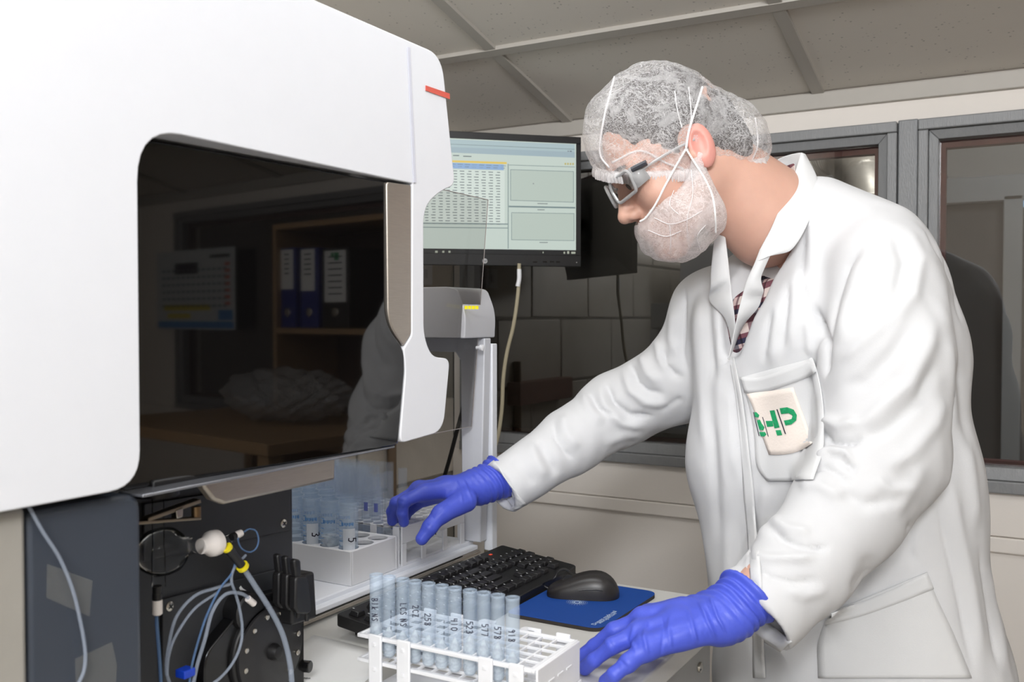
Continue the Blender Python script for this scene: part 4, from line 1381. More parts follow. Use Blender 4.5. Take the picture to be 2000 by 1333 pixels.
for k, (p0, p1, nm, col, lab) in enumerate(((545, 578, 'blue', (28, 44, 130), (548, 489, 573, 565)), (586, 622, 'blue', (28, 44, 130), (588, 488, 615, 568)), (628, 682, 'black', (26, 24, 24), (634, 491, 676, 590)))):
    a, b = mirrored(p0, 485, BYF + .02), mirrored(p1, 485, BYF + .02)
    x0, x1 = b[0], a[0]
    zt = mirrored(p0, 486, BYF + .02)[2]
    bd = thing('ring_binder', ((x0 + x1) / 2, BYF + .11, bs_), ('first blue', 'second blue', 'wide black')[k] + ' ring binder with a white spine label in the bookcase', 'binder', 'ring binders in the bookcase')
    obj('cover', MB().box((x0 + .002, BYF + .02, bs_ + .0005), (x1 - .002, BYF + .22, zt)), mat('binder_' + nm, col, .45), bd, bevel=.002)
    q0, q1 = mirrored(lab[0], lab[1], BYF + .0195), mirrored(lab[2], lab[3], BYF + .0195)
    obj('spine_label', MB().box((q1[0], BYF + .0185, q1[2]), (q0[0], BYF + .0198, q0[2])), M_paper, bd)
    B = MB()
    for r in range(5 if k < 2 else 7):
        w = (q0[0] - q1[0]) * (.35 + .3 * ((r * 3 + k) % 3) / 2)
        c = (q0[0] + q1[0]) / 2
        zz = q0[2] - (q0[2] - q1[2]) * (.12 + .12 * r)
        B.box((c - w / 2, BYF + .0178, zz - .002), (c + w / 2, BYF + .0184, zz + .002))
    obj('label_print', B, M_ink, bd, smooth=False)
    if k == 2:
        c = (q0[0] + q1[0]) / 2
        g = MB(); g.box((c - .018, BYF + .0178, q0[2] - .03), (c + .002, BYF + .0184, q0[2] - .006)); g.box((c + .006, BYF + .0178, q0[2] - .02), (c + .018, BYF + .0184, q0[2] - .006))
        obj('green_emblem', g, mat('green_print', (20, 150, 84), .6), bd, smooth=False)
    obj('finger_ring', MB().lathe([(.012, 0), (.014, .001), (.014, .003), (.012, .003)], ((x0 + x1) / 2, BYF + .0165, bs_ + .05), (0, 1, 0), 20), M_chrome, bd)
# wall planner on the partition
YP = WY - .004
a, b = mirrored(306, 494, YP - .03), mirrored(460, 645, YP - .03)
pl = thing('wall_planner', ((a[0] + b[0]) / 2, YP - .03, b[2]), 'printed wall planner taped to the partition, seen mirrored in the black window', 'calendar')
obj('sheet', MB().box((b[0], YP - .0305, b[2]), (a[0], YP - .0295, a[2])), mat('planner_paper', (208, 214, 216), .6), pl)
w, h = a[0] - b[0], a[2] - b[2]


def cell(mb, s0, t0, s1, t1):
    mb.box((b[0] + w * s0, YP - .0312, b[2] + h * t0), (b[0] + w * s1, YP - .0306, b[2] + h * t1))


B = MB()
for r in range(6):
    for c in range(13):
        cell(B, .1 + c * .065, .28 + r * .09, .14 + c * .065, .31 + r * .09)
o_ = obj('planner_dates', B, mat('planner_grey', (130, 140, 150), .6), pl, smooth=False); o_['kind'] = 'stuff'
B = MB(); cell(B, .3, .24, .9, .31); cell(B, .55, .14, .85, .2); obj('yellow_band', B, M_yellow, pl, smooth=False)
B = MB(); cell(B, .02, .02, .98, .1); cell(B, .03, .12, .2, .24); obj('blue_band', B, M_print, pl, smooth=False)
B = MB(); cell(B, .06, .88, .3, .92); cell(B, .45, .7, .75, .84); obj('heading_print', B, M_ink, pl, smooth=False)
B = MB()
for r in range(7): cell(B, .06, .3 + r * .08, .12, .34 + r * .08)
obj('red_dates', B, M_red, pl, smooth=False)
# crumpled clear bag on a low table
gb = mirrored(600, 815, 1.75)
tb = thing('side_table', (gb[0], 1.62, 0), 'low wooden side table under the crumpled clear bag', 'table')
obj('table_top', MB().box((gb[0] - .36, 1.36, gb[2] - .032), (gb[0] + .45, 1.90, gb[2] - .004)), M_wood, tb, bevel=.002)
for x in (gb[0] - .33, gb[0] + .42):
    for y in (1.39, 1.87):
        obj('leg', MB().box((x - .02, y - .02, 0), (x + .02, y + .02, gb[2] - .0325)), M_wood, tb)
bm = bmesh.new()
bmesh.ops.create_icosphere(bm, subdivisions=5, radius=1)
V = np.array([v.co[:] for v in bm.verts]); Fs = [tuple(v.index for v in f.verts) for f in bm.faces]; bm.free()
rr = 1 + .10 * np.abs(np.sin(V @ np.array((5, 3, 2)) + 1)) - .10 * np.abs(np.sin(V @ np.array((-4, 6, 3)))) + .06 * np.abs(np.sin(V @ np.array((9, -7, 8)))) - .05 * np.abs(np.sin(V @ np.array((-13, 11, 9))))
V = V * rr[:, None] * np.array((.22, .13, .07)) + np.array((gb[0], 1.68, gb[2] + .066))
B = MB(); B.add(V, Fs)
tag(obj('plastic_bag', B, see_through('clear_bag_film', (190, 190, 190), .6, rough=.15), angle=20), 'crumpled clear plastic bag lying on the low side table', 'bag')
# added housings for the two overhead fill lamps, and an unlit third
for nm, (x, y), (sx, sy), lab in (('lamp_housing', (.45, .40), (1.2, .5), 'added flat lamp housing over the near end of the bench, unseen'), ('lamp_housing', (-.55, .96), (.95, .4), 'added flat lamp housing straight above the autosampler tray, unseen'), ('lamp_housing', (-.2, -1.9), (1.2, .5), 'unlit flat lamp housing at the back of the room behind the camera')):
    t = thing(nm, (x, y, cz(y) - .05), lab, 'lamp housing')
    obj('housing', MB().hexa([(px, py, cz(py) + dz) for dz in (-.045, -.004) for px, py in ((x - sx / 2, y - sy / 2), (x + sx / 2, y - sy / 2), (x + sx / 2, y + sy / 2), (x - sx / 2, y + sy / 2))]), M_rackwhite, t, bevel=.003)
# ------------------------------------------------------------------ sculpting by distance fields
def rc(p, a, b, ra, rb=None):
    """Round cone: a limb that tapers from RA at A to RB at B."""
    rb = ra if rb is None else rb
    a = np.asarray(a, np.float32); b = np.asarray(b, np.float32)
    ab = b - a
    t = np.clip(((p - a) @ ab) / max(float(ab @ ab), 1e-9), 0, 1)
    q = p - a - t[:, None] * ab
    return np.sqrt(np.einsum('ij,ij->i', q, q)) - (ra + (rb - ra) * t)


def ell(p, c, r, rot=None):
    q = p - np.asarray(c, np.float32)
    if rot is not None: q = q @ np.asarray(rot, np.float32)
    r = np.asarray(r, np.float32)
    k0 = np.sqrt(((q / r) ** 2).sum(1)); k1 = np.sqrt(((q / (r * r)) ** 2).sum(1))
    return k0 * (k0 - 1) / np.maximum(k1, 1e-6)


def smin(a, b, k):
    h = np.clip(.5 + .5 * (b - a) / k, 0, 1)
    return b + (a - b) * h - k * h * (1 - h)


def smax(a, b, k):
    return -smin(-a, -b, k)


def union(k, *ds):
    r = ds[0]
    for d in ds[1:]: r = smin(r, d, k)
    return r


def surface(fn, lo, hi, res):
    """Surface nets over the field FN: vertices and quads."""
    lo = np.asarray(lo, float); hi = np.asarray(hi, float)
    n = np.ceil((hi - lo) / res).astype(int) + 1
    ax = [(lo[i] + res * np.arange(n[i])).astype(np.float32) for i in range(3)]
    F = np.empty(n, np.float32)
    step = max(1, int(600000 / (n[1] * n[2])))
    for i in range(0, n[0], step):
        g = np.stack(np.meshgrid(ax[0][i:i + step], ax[1], ax[2], indexing='ij'), -1).reshape(-1, 3)
        F[i:i + step] = fn(g).reshape(-1, n[1], n[2])
    S = F < 0
    cells = np.zeros(n - 1, bool)
    allin = np.ones(n - 1, bool)
    for dx in (0, 1):
        for dy in (0, 1):
            for dz in (0, 1):
                s = S[dx:n[0] - 1 + dx, dy:n[1] - 1 + dy, dz:n[2] - 1 + dz]
                cells |= s; allin &= s
    act = cells & ~allin
    idx = np.full(n - 1, -1, np.int64)
    I = np.argwhere(act)
    idx[act] = np.arange(len(I))
    acc = np.zeros((len(I), 3)); cnt = np.zeros(len(I))
    corners = [(dx, dy, dz) for dx in (0, 1) for dy in (0, 1) for dz in (0, 1)]
    for a in range(8):
        for b in range(a + 1, 8):
            ca, cb = np.array(corners[a]), np.array(corners[b])
            if np.abs(ca - cb).sum() != 1: continue
            fa = F[tuple((I + ca).T)]; fb = F[tuple((I + cb).T)]
            m = (fa < 0) != (fb < 0)
            t = np.where(m, fa / np.where(m, fa - fb, 1), 0)
            acc[m] += (ca + (cb - ca) * t[:, None])[m]; cnt[m] += 1
    V = lo + (I + acc / cnt[:, None]) * res
    Fs = []
    for axis in range(3):
        o1, o2 = [(1, 2), (2, 0), (0, 1)][axis]
        sl0 = [slice(None)] * 3; sl1 = [slice(None)] * 3
        sl0[axis] = slice(0, n[axis] - 1); sl1[axis] = slice(1, n[axis])
        for q in (o1, o2):
            sl0[q] = slice(1, n[q] - 1); sl1[q] = slice(1, n[q] - 1)
        A, Bq = S[tuple(sl0)], S[tuple(sl1)]
        E = np.argwhere(A != Bq)
        if not len(E): continue
        flip = A[tuple(E.T)]
        E[:, o1] += 1; E[:, o2] += 1
        u_ = np.zeros(3, int); w_ = np.zeros(3, int); u_[o1] = 1; w_[o2] = 1
        q0 = idx[tuple((E - u_ - w_).T)]; q1 = idx[tuple((E - w_).T)]; q2 = idx[tuple(E.T)]; q3 = idx[tuple((E - u_).T)]
        Q = np.stack([q0, q1, q2, q3], 1)
        Q[~flip] = Q[~flip][:, ::-1]
        Fs.append(Q)
    return V, np.concatenate(Fs)


def quick_mesh(name, V, Q):
    me = bpy.data.meshes.new(name)
    me.vertices.add(len(V)); me.vertices.foreach_set('co', np.asarray(V, np.float32).ravel())
    Q = np.asarray(Q)
    k = Q.shape[1]
    me.loops.add(Q.size); me.loops.foreach_set('vertex_index', Q.ravel().astype(np.int32))
    me.polygons.add(len(Q)); me.polygons.foreach_set('loop_start', np.arange(0, Q.size, k, dtype=np.int32))
    me.polygons.foreach_set('use_smooth', np.ones(len(Q), bool))
    me.update(calc_edges=True)
    me.validate()
    return me


def sobj(name, V, Q, m, parent):
    me = quick_mesh(name, np.asarray(V) - ORG[parent.name], Q)
    me.materials.append(m)
    o = bpy.data.objects.new(name, me); C.objects.link(o); o.parent = parent
    ORG[o.name] = ORG[parent.name]
    return o


def normals(V, Q):
    a = V[Q[:, 2]] - V[Q[:, 0]]; b = V[Q[:, 3]] - V[Q[:, 1]]
    fn = np.cross(a, b)
    N = np.zeros_like(V)
    for k in range(4): np.add.at(N, Q[:, k], fn)
    return N / (np.linalg.norm(N, axis=1, keepdims=True) + 1e-12)


def relax(V, Q, it=2, lam=.5):
    E = np.concatenate([Q[:, [0, 1]], Q[:, [1, 2]], Q[:, [2, 3]], Q[:, [3, 0]]])
    E = np.concatenate([E, E[:, ::-1]])
    cnt = np.bincount(E[:, 0], minlength=len(V))[:, None]
    for _ in range(it):
        S = np.stack([np.bincount(E[:, 0], V[E[:, 1], k], minlength=len(V)) for k in range(3)], 1)
        V = V + lam * (S / np.maximum(cnt, 1) - V)
    return V


def wob(p, f, seed):
    r = np.random.RandomState(seed)
    s = 0
    for _ in range(7):
        d = r.normal(size=3); d /= np.linalg.norm(d)
        s = s + np.sin(p @ d * f * (.6 + r.rand()) + r.rand() * 6.28)
    return s / 3.0


def project_many(V):
    q = V - _O
    z = q @ _F
    return 1000 + FPX * (q @ _R) / z, 666.5 - FPX * (q @ _U) / z, z


def sculpt(V, Q, strokes, floor=-0.02):
    """Folds pressed into the cloth where it faces the viewer's side of the room: (points, width, height, shape)."""
    N = normals(V, Q)
    x, y, z = project_many(V)
    dv = V - _O
    facing = -np.einsum('ij,ij->i', N, dv) / np.linalg.norm(dv, axis=1)
    wgt = np.clip((facing - floor) / .15, 0, 1)
    disp = np.zeros(len(V))
    for pts, width, amp, shp in strokes:
        P = np.array(pts, float)
        seg = P[1:] - P[:-1]
        ln = np.linalg.norm(seg, axis=1); cum = np.concatenate([[0], np.cumsum(ln)])
        m = (x > P[:, 0].min() - 3 * width) & (x < P[:, 0].max() + 3 * width) & (y > P[:, 1].min() - 3 * width) & (y < P[:, 1].max() + 3 * width) & (wgt > 0)
        ii = np.where(m)[0]
        if not len(ii): continue
        best = np.full(len(ii), 1e9); tt = np.zeros(len(ii)); side = np.zeros(len(ii))
        qx = np.stack([x[ii], y[ii]], 1)
        for k in range(len(seg)):
            r = qx - P[k]
            t = np.clip((r @ seg[k]) / (ln[k] ** 2 + 1e-9), 0, 1)
            e = r - t[:, None] * seg[k]
            d = np.linalg.norm(e, axis=1)
            s = np.sign(seg[k][0] * r[:, 1] - seg[k][1] * r[:, 0])
            b = d < best
            best[b] = d[b]; tt[b] = (cum[k] + t[b] * ln[k]) / cum[-1]; side[b] = s[b]
        u = best / width
        env = np.clip(np.minimum(tt, 1 - tt) * 4 + .05, 0, 1)
        env = env * env * (3 - 2 * env)
        if shp == 'r': f = np.exp(-u * u)
        elif shp == 'c': f = np.exp(-u * 1.6)
        elif shp == 's': f = side * u * np.exp(.5 - u * u / 2) * 1.0     # step: high on one side, low on the other
        else: f = np.exp(-u * u) * (1.6 - 1.2 * u * u)                    # ridge flanked by valleys
        disp[ii] += amp * .001 * f * env * wgt[ii]
    return V + N * disp[:, None]


# ------------------------------------------------------------------ the person
M_skin = mat('skin', (206, 162, 143), 0.5, var=.07, scale=40, bump=.12, bscale=700)
_sp = M_skin.node_tree.nodes['Principled BSDF']
_sp.inputs['Subsurface Weight'].default_value = 0.15
_sp.inputs['Subsurface Radius'].default_value = (.008, .003, .0015)
M_ear = mat('ear_skin', (214, 148, 136), 0.5, var=.08, scale=60)
M_hair = mat('dark_brown_hair', (46, 37, 32), 0.6, var=.5, scale=120, bump=.6, bscale=300)
M_coat = mat('white_coat_cotton', (213, 213, 214), 0.75, var=.012, scale=20, bump=.10, bscale=900, spec=.25)
M_trim = mat('white_coat_hem', (217, 217, 217), 0.75, var=.015, scale=60, bump=.12, bscale=900, spec=.25)
M_glove = mat('blue_nitrile', (78, 94, 208), 0.42, var=.06, scale=40, bump=.12, bscale=500, spec=.4)
M_trouser = mat('dark_denim', (40, 44, 58), 0.8, var=.1)


def plaid():
    m = bpy.data.materials.new('plaid_shirt_cloth'); m.use_nodes = True
    nt = m.node_tree; p = nt.nodes['Principled BSDF']; p.inputs['Roughness'].default_value = .8
    co = nt.nodes.new('ShaderNodeTexCoord')
    mp_ = nt.nodes.new('ShaderNodeMapping'); mp_.inputs['Rotation'].default_value = (.15, .25, .55)
    nt.links.new(co.outputs['Object'], mp_.inputs['Vector'])
    sx = nt.nodes.new('ShaderNodeSeparateXYZ'); nt.links.new(mp_.outputs[0], sx.inputs[0])

    def bands(sock, freq, stops):
        mu = nt.nodes.new('ShaderNodeMath'); mu.operation = 'MULTIPLY'; mu.inputs[1].default_value = freq
        fr = nt.nodes.new('ShaderNodeMath'); fr.operation = 'FRACT'
        nt.links.new(sock, mu.inputs[0]); nt.links.new(mu.outputs[0], fr.inputs[0])
        r = nt.nodes.new('ShaderNodeValToRGB'); r.color_ramp.interpolation = 'CONSTANT'
        while len(r.color_ramp.elements) < len(stops): r.color_ramp.elements.new(.5)
        for e, (pos, c) in zip(r.color_ramp.elements, stops): e.position = pos; e.color = lin(c)
        nt.links.new(fr.outputs[0], r.inputs[0])
        return r.outputs[0]
    A = bands(sx.outputs['Z'], 22, ((0, (236, 226, 222)), (.3, (130, 84, 96)), (.55, (236, 226, 222)), (.68, (52, 54, 84)), (.85, (130, 84, 96))))
    Bq = bands(sx.outputs['X'], 26, ((0, (240, 232, 228)), (.35, (122, 76, 90)), (.62, (48, 50, 80)), (.8, (214, 190, 190)), (.92, (110, 66, 80))))
    mx = nt.nodes.new('ShaderNodeMix'); mx.data_type = 'RGBA'; mx.blend_type = 'MULTIPLY'; mx.inputs[0].default_value = .85
    nt.links.new(A, mx.inputs[6]); nt.links.new(Bq, mx.inputs[7])
    nt.links.new(mx.outputs[2], p.inputs['Base Color'])
    return m


M_plaid = plaid()


def gauze(name, base, lines):
    """Thin non-woven film: fibres and crinkles block light, the rest lets it through."""
    m = bpy.data.materials.new(name); m.use_nodes = True
    nt = m.node_tree; p = nt.nodes['Principled BSDF']
    p.inputs['Base Color'].default_value = lin((246, 244, 244)); p.inputs['Roughness'].default_value = .7
    tl = nt.nodes.new('ShaderNodeBsdfTranslucent'); tl.inputs[0].default_value = lin((246, 244, 244))
    mt = nt.nodes.new('ShaderNodeMixShader'); mt.inputs[0].default_value = .35
    nt.links.new(p.outputs[0], mt.inputs[1]); nt.links.new(tl.outputs[0], mt.inputs[2])
    co = nt.nodes.new('ShaderNodeTexCoord')
    tot = None
    for sc_, dist, lo_, hi_, k in ((95, 2.5, .0, .035, 1.0), (170, 1.5, .0, .03, .8), (38, 3.0, .0, .03, 1.0), (14, 1.2, .0, .05, .6)):
        n = nt.nodes.new('ShaderNodeTexNoise'); n.inputs['Scale'].default_value = sc_; n.inputs['Detail'].default_value = 3; n.inputs['Distortion'].default_value = dist
        nt.links.new(co.outputs['Object'], n.inputs['Vector'])
        s = nt.nodes.new('ShaderNodeMath'); s.operation = 'SUBTRACT'; s.inputs[1].default_value = .5
        a = nt.nodes.new('ShaderNodeMath'); a.operation = 'ABSOLUTE'
        r = nt.nodes.new('ShaderNodeMapRange'); r.inputs[1].default_value = lo_; r.inputs[2].default_value = hi_; r.inputs[3].default_value = k * lines; r.inputs[4].default_value = 0
        nt.links.new(n.outputs['Fac'], s.inputs[0]); nt.links.new(s.outputs[0], a.inputs[0]); nt.links.new(a.outputs[0], r.inputs[0])
        if tot is None: tot = r.outputs[0]
        else:
            q = nt.nodes.new('ShaderNodeMath'); q.operation = 'MAXIMUM'
            nt.links.new(tot, q.inputs[0]); nt.links.new(r.outputs[0], q.inputs[1]); tot = q.outputs[0]
    ad = nt.nodes.new('ShaderNodeMath'); ad.operation = 'ADD'; ad.inputs[1].default_value = base; ad.use_clamp = True
    nt.links.new(tot, ad.inputs[0])
    t = nt.nodes.new('ShaderNodeBsdfTransparent')
    ms = nt.nodes.new('ShaderNodeMixShader')
    nt.links.new(ad.outputs[0], ms.inputs[0]); nt.links.new(t.outputs[0], ms.inputs[1]); nt.links.new(mt.outputs[0], ms.inputs[2])
    nt.links.new(ms.outputs[0], nt.nodes['Material Output'].inputs[0])
    return m


M_cap = gauze('cap_gauze', .15, .55)
M_mask = gauze('mask_gauze', .40, .4)
M_elastic = gauze('elastic_gauze', .80, .2)

hips = at(1690, 1300, 1.40)
person = thing('person', (hips[0], hips[1], 0), 'person in white lab coat, hair net and blue gloves leaning over the bench', 'person')
G0 = ORG['person']

# ---- head frame: forward, left (towards the camera), up
HP, HY = math.radians(32), math.radians(10)
hf = -_R * math.cos(HP) * math.cos(HY) - np.array((0, 0, 1.)) * math.sin(HP) - np.array((_F[0], _F[1], 0)) * math.cos(HP) * math.sin(HY)
hf /= np.linalg.norm(hf)
hl = -np.array((_F[0], _F[1], 0)); hl -= hf * (hl @ hf); hl /= np.linalg.norm(hl)
hu = np.cross(hf, hl)
HR = np.stack([hf, hl, hu], 1)           # local -> world
ear_w = at(1368, 292, 1.335)
HO = ear_w - HR @ np.array((-.012, .078, -.004))


def H(x, y, z): return HO + HR @ np.array((x, y, z), float)


neck_b = at(1494, 446, 1.425)
sh_l, sh_r = at(1722, 530, 1.30), at(1392, 610, 1.57)
el_l, el_r = at(1722, 905, 1.22), at(1200, 805, 1.64)
wr_l, wr_r = at(1432, 1193, 1.105), at(955, 943, 1.530)


def to_h(p): return ((p - HO.astype(np.float32)) @ HR.astype(np.float32))


def f_head(p, hair=False):
    q = to_h(p)
    d = ell(q, (-.012, 0, .045), (.099, .076, .088))
    d = smin(d, ell(q, (.040, 0, -.012), (.052, .060, .085)), .03)
    for s in (-1, 1):
        d = smin(d, rc(q, (-.005, s * .046, -.045), (.066, s * .012, -.098), .022, .016), .03)
        d = smin(d, ell(q, (.060, s * .042, -.022), (.026, .022, .024)), .02)
        d = smin(d, rc(q, (.078, s * .012, .032), (.072, s * .045, .028), .014, .012), .015)
    d = smin(d, ell(q, (.078, 0, -.100), (.018, .020, .016)), .02)
    d = smin(d, ell(q, (.083, 0, -.062), (.018, .026, .022)), .02)
    d = smin(d, rc(q, (.083, 0, .018), (.107, 0, -.024), .008, .0110), .012)
    d = smin(d, ell(q, (.110, 0, -.027), (.010, .0110, .0090)), .006)
    for s in (-1, 1):
        d = smin(d, ell(q, (.098, s * .013, -.031), (.012, .0075, .008)), .006)
        d = smax(d, -ell(q, (.100, s * .032, .012), (.016, .018, .010)), .008)
        d = smax(d, -ell(q, (.103, s * .0075, -.0395), (.0065, .0042, .006)), .003)
        # ear
        R_ = np.array([[math.cos(.25), 0, -math.sin(.25)], [0, 1, 0], [math.sin(.25), 0, math.cos(.25)]])
        e = ell(q, (-.014, s * .083, .000), (.0195, .0085, .033), R_)
        e = smax(e, -ell(q, (-.010, s * .0905, .004), (.0105, .0065, .019), R_), .003)
        d = smin(d, e, .006)
        d = smin(d, ell(q, (.004, s * .079, -.006), (.005, .005, .007)), .005)
    d = smin(d, ell(q, (.094, 0, -.056), (.010, .020, .005)), .005)
    d = smin(d, ell(q, (.092, 0, -.067), (.010, .018, .006)), .005)
    a = H(-.035, 0, -.035); b = neck_b
    nk = rc(p, a, b, .056, .060)
    nk = smin(nk, rc(p, H(-.058, 0, -.040), at(1572, 420, 1.44), .045, .048), .05)
    d = smin(d, nk, .03)
    return d

def A(px, py, d): return at(px, py, d)


cuff_r, cuff_l = at(976, 956, 1.520), at(1474, 1206, 1.122)
ax_r = cuff_r - at(1117, 861, 1.60); ax_r /= np.linalg.norm(ax_r)
ax_l = cuff_l - at(1571, 1103, 1.15); ax_l /= np.linalg.norm(ax_l)
cn_r = ax_r * 1.0 + _U * .04; cn_r /= np.linalg.norm(cn_r)
cn_l = ax_l


def f_body_coat(p):
    d = rc(p, A(1600, 505, 1.43), A(1625, 660, 1.43), .095, .130)
    d = smin(d, rc(p, A(1625, 660, 1.43), A(1655, 950, 1.42), .132, .142), .05)
    d = smin(d, rc(p, A(1655, 950, 1.42), A(1690, 1340, 1.42), .142, .165), .05)
    d = smin(d, rc(p, A(1690, 1340, 1.42), A(1720, 1800, 1.42), .165, .19), .05)
    # near flank and back
    d = smin(d, rc(p, A(1752, 566, 1.37), A(1742, 690, 1.36), .074, .092), .05)
    d = smin(d, rc(p, A(1742, 690, 1.36), A(1757, 950, 1.34), .092, .100), .05)
    d = smin(d, rc(p, A(1757, 950, 1.34), A(1786, 1340, 1.33), .100, .120), .05)
    d = smin(d, rc(p, A(1786, 1340, 1.33), A(1820, 1800, 1.33), .120, .15), .05)
    # far front
    d = smin(d, rc(p, A(1452, 640, 1.47), A(1460, 900, 1.48), .078, .085), .05)
    d = smin(d, rc(p, A(1460, 900, 1.48), A(1502, 1340, 1.48), .085, .074), .05)
    d = smin(d, rc(p, A(1502, 1340, 1.48), A(1510, 1800, 1.48), .074, .10), .05)
    # shoulder yoke
    d = smin(d, rc(p, A(1600, 428, 1.43), A(1718, 488, 1.345), .062, .066), .04)
    d = smin(d, rc(p, A(1560, 500, 1.47), sh_r, .050, .066), .05)
    return d


def sleeve_l(p):
    d = rc(p, A(1726, 530, 1.31), A(1730, 700, 1.258), .076, .080)
    d = smin(d, rc(p, A(1730, 700, 1.258), A(1722, 885, 1.225), .080, .080), .03)
    d = smin(d, rc(p, A(1722, 885, 1.225), A(1657, 993, 1.19), .078, .069), .025)
    d = smin(d, rc(p, A(1657, 993, 1.19), A(1571, 1103, 1.15), .069, .0575), .02)
    d = smin(d, rc(p, A(1571, 1103, 1.15), cuff_l + ax_l * .02, .0575, .053), .02)
    t = (p - cuff_l.astype(np.float32)) @ cn_l.astype(np.float32)
    d = np.maximum(d, t)
    return np.maximum(d, -np.maximum(rc(p, cuff_l - ax_l * .12, cuff_l + ax_l * .1, .042, .0435), -(t + .10)))


def sleeve_r(p):
    d = rc(p, A(1390, 604, 1.57), A(1348, 730, 1.60), .060, .073)
    d = smin(d, rc(p, A(1348, 730, 1.60), A(1203, 803, 1.64), .073, .062), .03)
    d = smin(d, rc(p, A(1203, 802, 1.64), A(1117, 861, 1.60), .063, .053), .02)
    d = smin(d, rc(p, A(1117, 861, 1.60), cuff_r + ax_r * .02, .053, .0435), .02)
    t = (p - cuff_r.astype(np.float32)) @ cn_r.astype(np.float32)
    d = np.maximum(d, t)
    return np.maximum(d, -np.maximum(rc(p, cuff_r - ax_r * .12, cuff_r + ax_r * .1, .033, .0345), -(t + .10)))


def f_full(p):
    d = smin(f_body_coat(p), sleeve_r(p), .03)
    return smin(d, sleeve_l(p), .018)


def f_torso(p):
    c = neck_b
    d = rc(p, c, at(1560, 640, 1.43), .06, .11)
    d = smin(d, rc(p, at(1560, 640, 1.43), at(1640, 1050, 1.42), .115, .12), .06)
    d = smin(d, rc(p, at(1640, 1050, 1.42), hips, .12, .135), .06)
    d = smin(d, rc(p, at(1590, 520, 1.40), sh_l, .06, .05), .06)
    d = smin(d, rc(p, at(1540, 560, 1.45), sh_r, .06, .05), .06)
    d = smin(d, rc(p, sh_l, el_l, .045, .036), .03)
    d = smin(d, rc(p, sh_r, el_r, .045, .036), .03)
    d = smin(d, rc(p, el_l, el_l * .35 + wr_l * .65, .034, .028), .02)
    d = smin(d, rc(p, el_r, el_r * .35 + wr_r * .65, .034, .028), .02)
    d = np.maximum(d, np.minimum(f_body_coat(p) + .030, np.minimum(sleeve_l(p), sleeve_r(p)) + .016))
    d = smin(d, rc(p, el_l * .35 + wr_l * .65, wr_l, .028, .0255), .008)
    d = smin(d, rc(p, el_r * .35 + wr_r * .65, wr_r, .028, .0245), .008)
    for s, o in ((-1, .09), (1, -.09)):
        h_ = hips + np.array((o * .5, o * .8, 0))
        k_ = h_ + np.array((.03, 0, 0)); k_[2] = .48
        f_ = h_ + np.array((.06, 0, 0)); f_[2] = .10
        d = smin(d, np.maximum(rc(p, h_, k_, .085, .058), f_body_coat(p) + .03), .02)
        d = smin(d, rc(p, k_, f_, .056, .042), .02)
    return d


hc = HO + HR @ np.array((0., 0, -.02))
Vh, Qh = surface(f_head, hc - np.array((.24, .24, .25)), hc + np.array((.24, .24, .20)), .0024)
lo = np.minimum.reduce([sh_l, sh_r, el_l, el_r, wr_l, wr_r, hips]) - .2
hi = np.maximum.reduce([sh_l, sh_r, el_l, el_r, wr_l, wr_r, hips]) + .2
lo[2] = .05; hi[2] = neck_b[2] + .05
Vt, Qt = surface(f_torso, lo, hi, .009)
body = sobj('body', np.concatenate([Vh, Vt]), np.concatenate([Qh, Qt + len(Vh)]), M_skin, person)
# a warmer ear, as the photo shows
body.data.materials.append(M_ear)
qh = (Vh - HO) @ HR
isear = (np.abs(qh[:, 1]) > .0765) & (qh[:, 0] > -.036) & (qh[:, 0] < .004) & (np.abs(qh[:, 2]) < .04)
mi = np.zeros(len(Qh) + len(Qt), np.int32)
mi[:len(Qh)][isear[Qh].all(1)] = 1
if len(body.data.polygons) == len(mi):
    body.data.polygons.foreach_set('material_index', mi)


def f_cap(p):
    q = to_h(p)
    d = ell(q, (-.002, 0, .047), (.108, .0895, .112))
    d = smin(d, ell(q, (.050, 0, .080), (.046, .070, .060)), .025)
    d = smin(d, ell(q, (-.090, 0, -.010), (.056, .080, .072)), .03)
    ang = np.arctan2(q[:, 1], q[:, 0])
    d = d + .0022 * wob(q * np.array((1, 1, .35), np.float32), 95, 11) + .0010 * wob(q, 240, 12)
    return d


def f_hair(p):
    q = to_h(p)
    d = ell(q, (-.016, 0, .049), (.1025, .0805, .0925))
    d = smin(d, ell(q, (-.06, 0, -.012), (.056, .071, .066)), .03)
    keep = np.maximum(q[:, 0] - (.058 + .25 * (q[:, 2] - .05)), -(q[:, 2] - (-.012 - .35 * (q[:, 0] + .03) * 0)))
    back = np.maximum(q[:, 0] + .030, -(q[:, 2] + .085))
    d1 = np.maximum(d, np.minimum(keep, back))
    ear = ell(q, (-.012, .08, .0), (.024, .03, .038))
    d1 = np.maximum(d1, -ear)
    d1 = np.maximum(d1, -ell(q, (-.012, -.08, .0), (.024, .03, .038)))
    return np.maximum(d1 + .0012 * wob(q, 260, 5), f_cap(p) + .005)


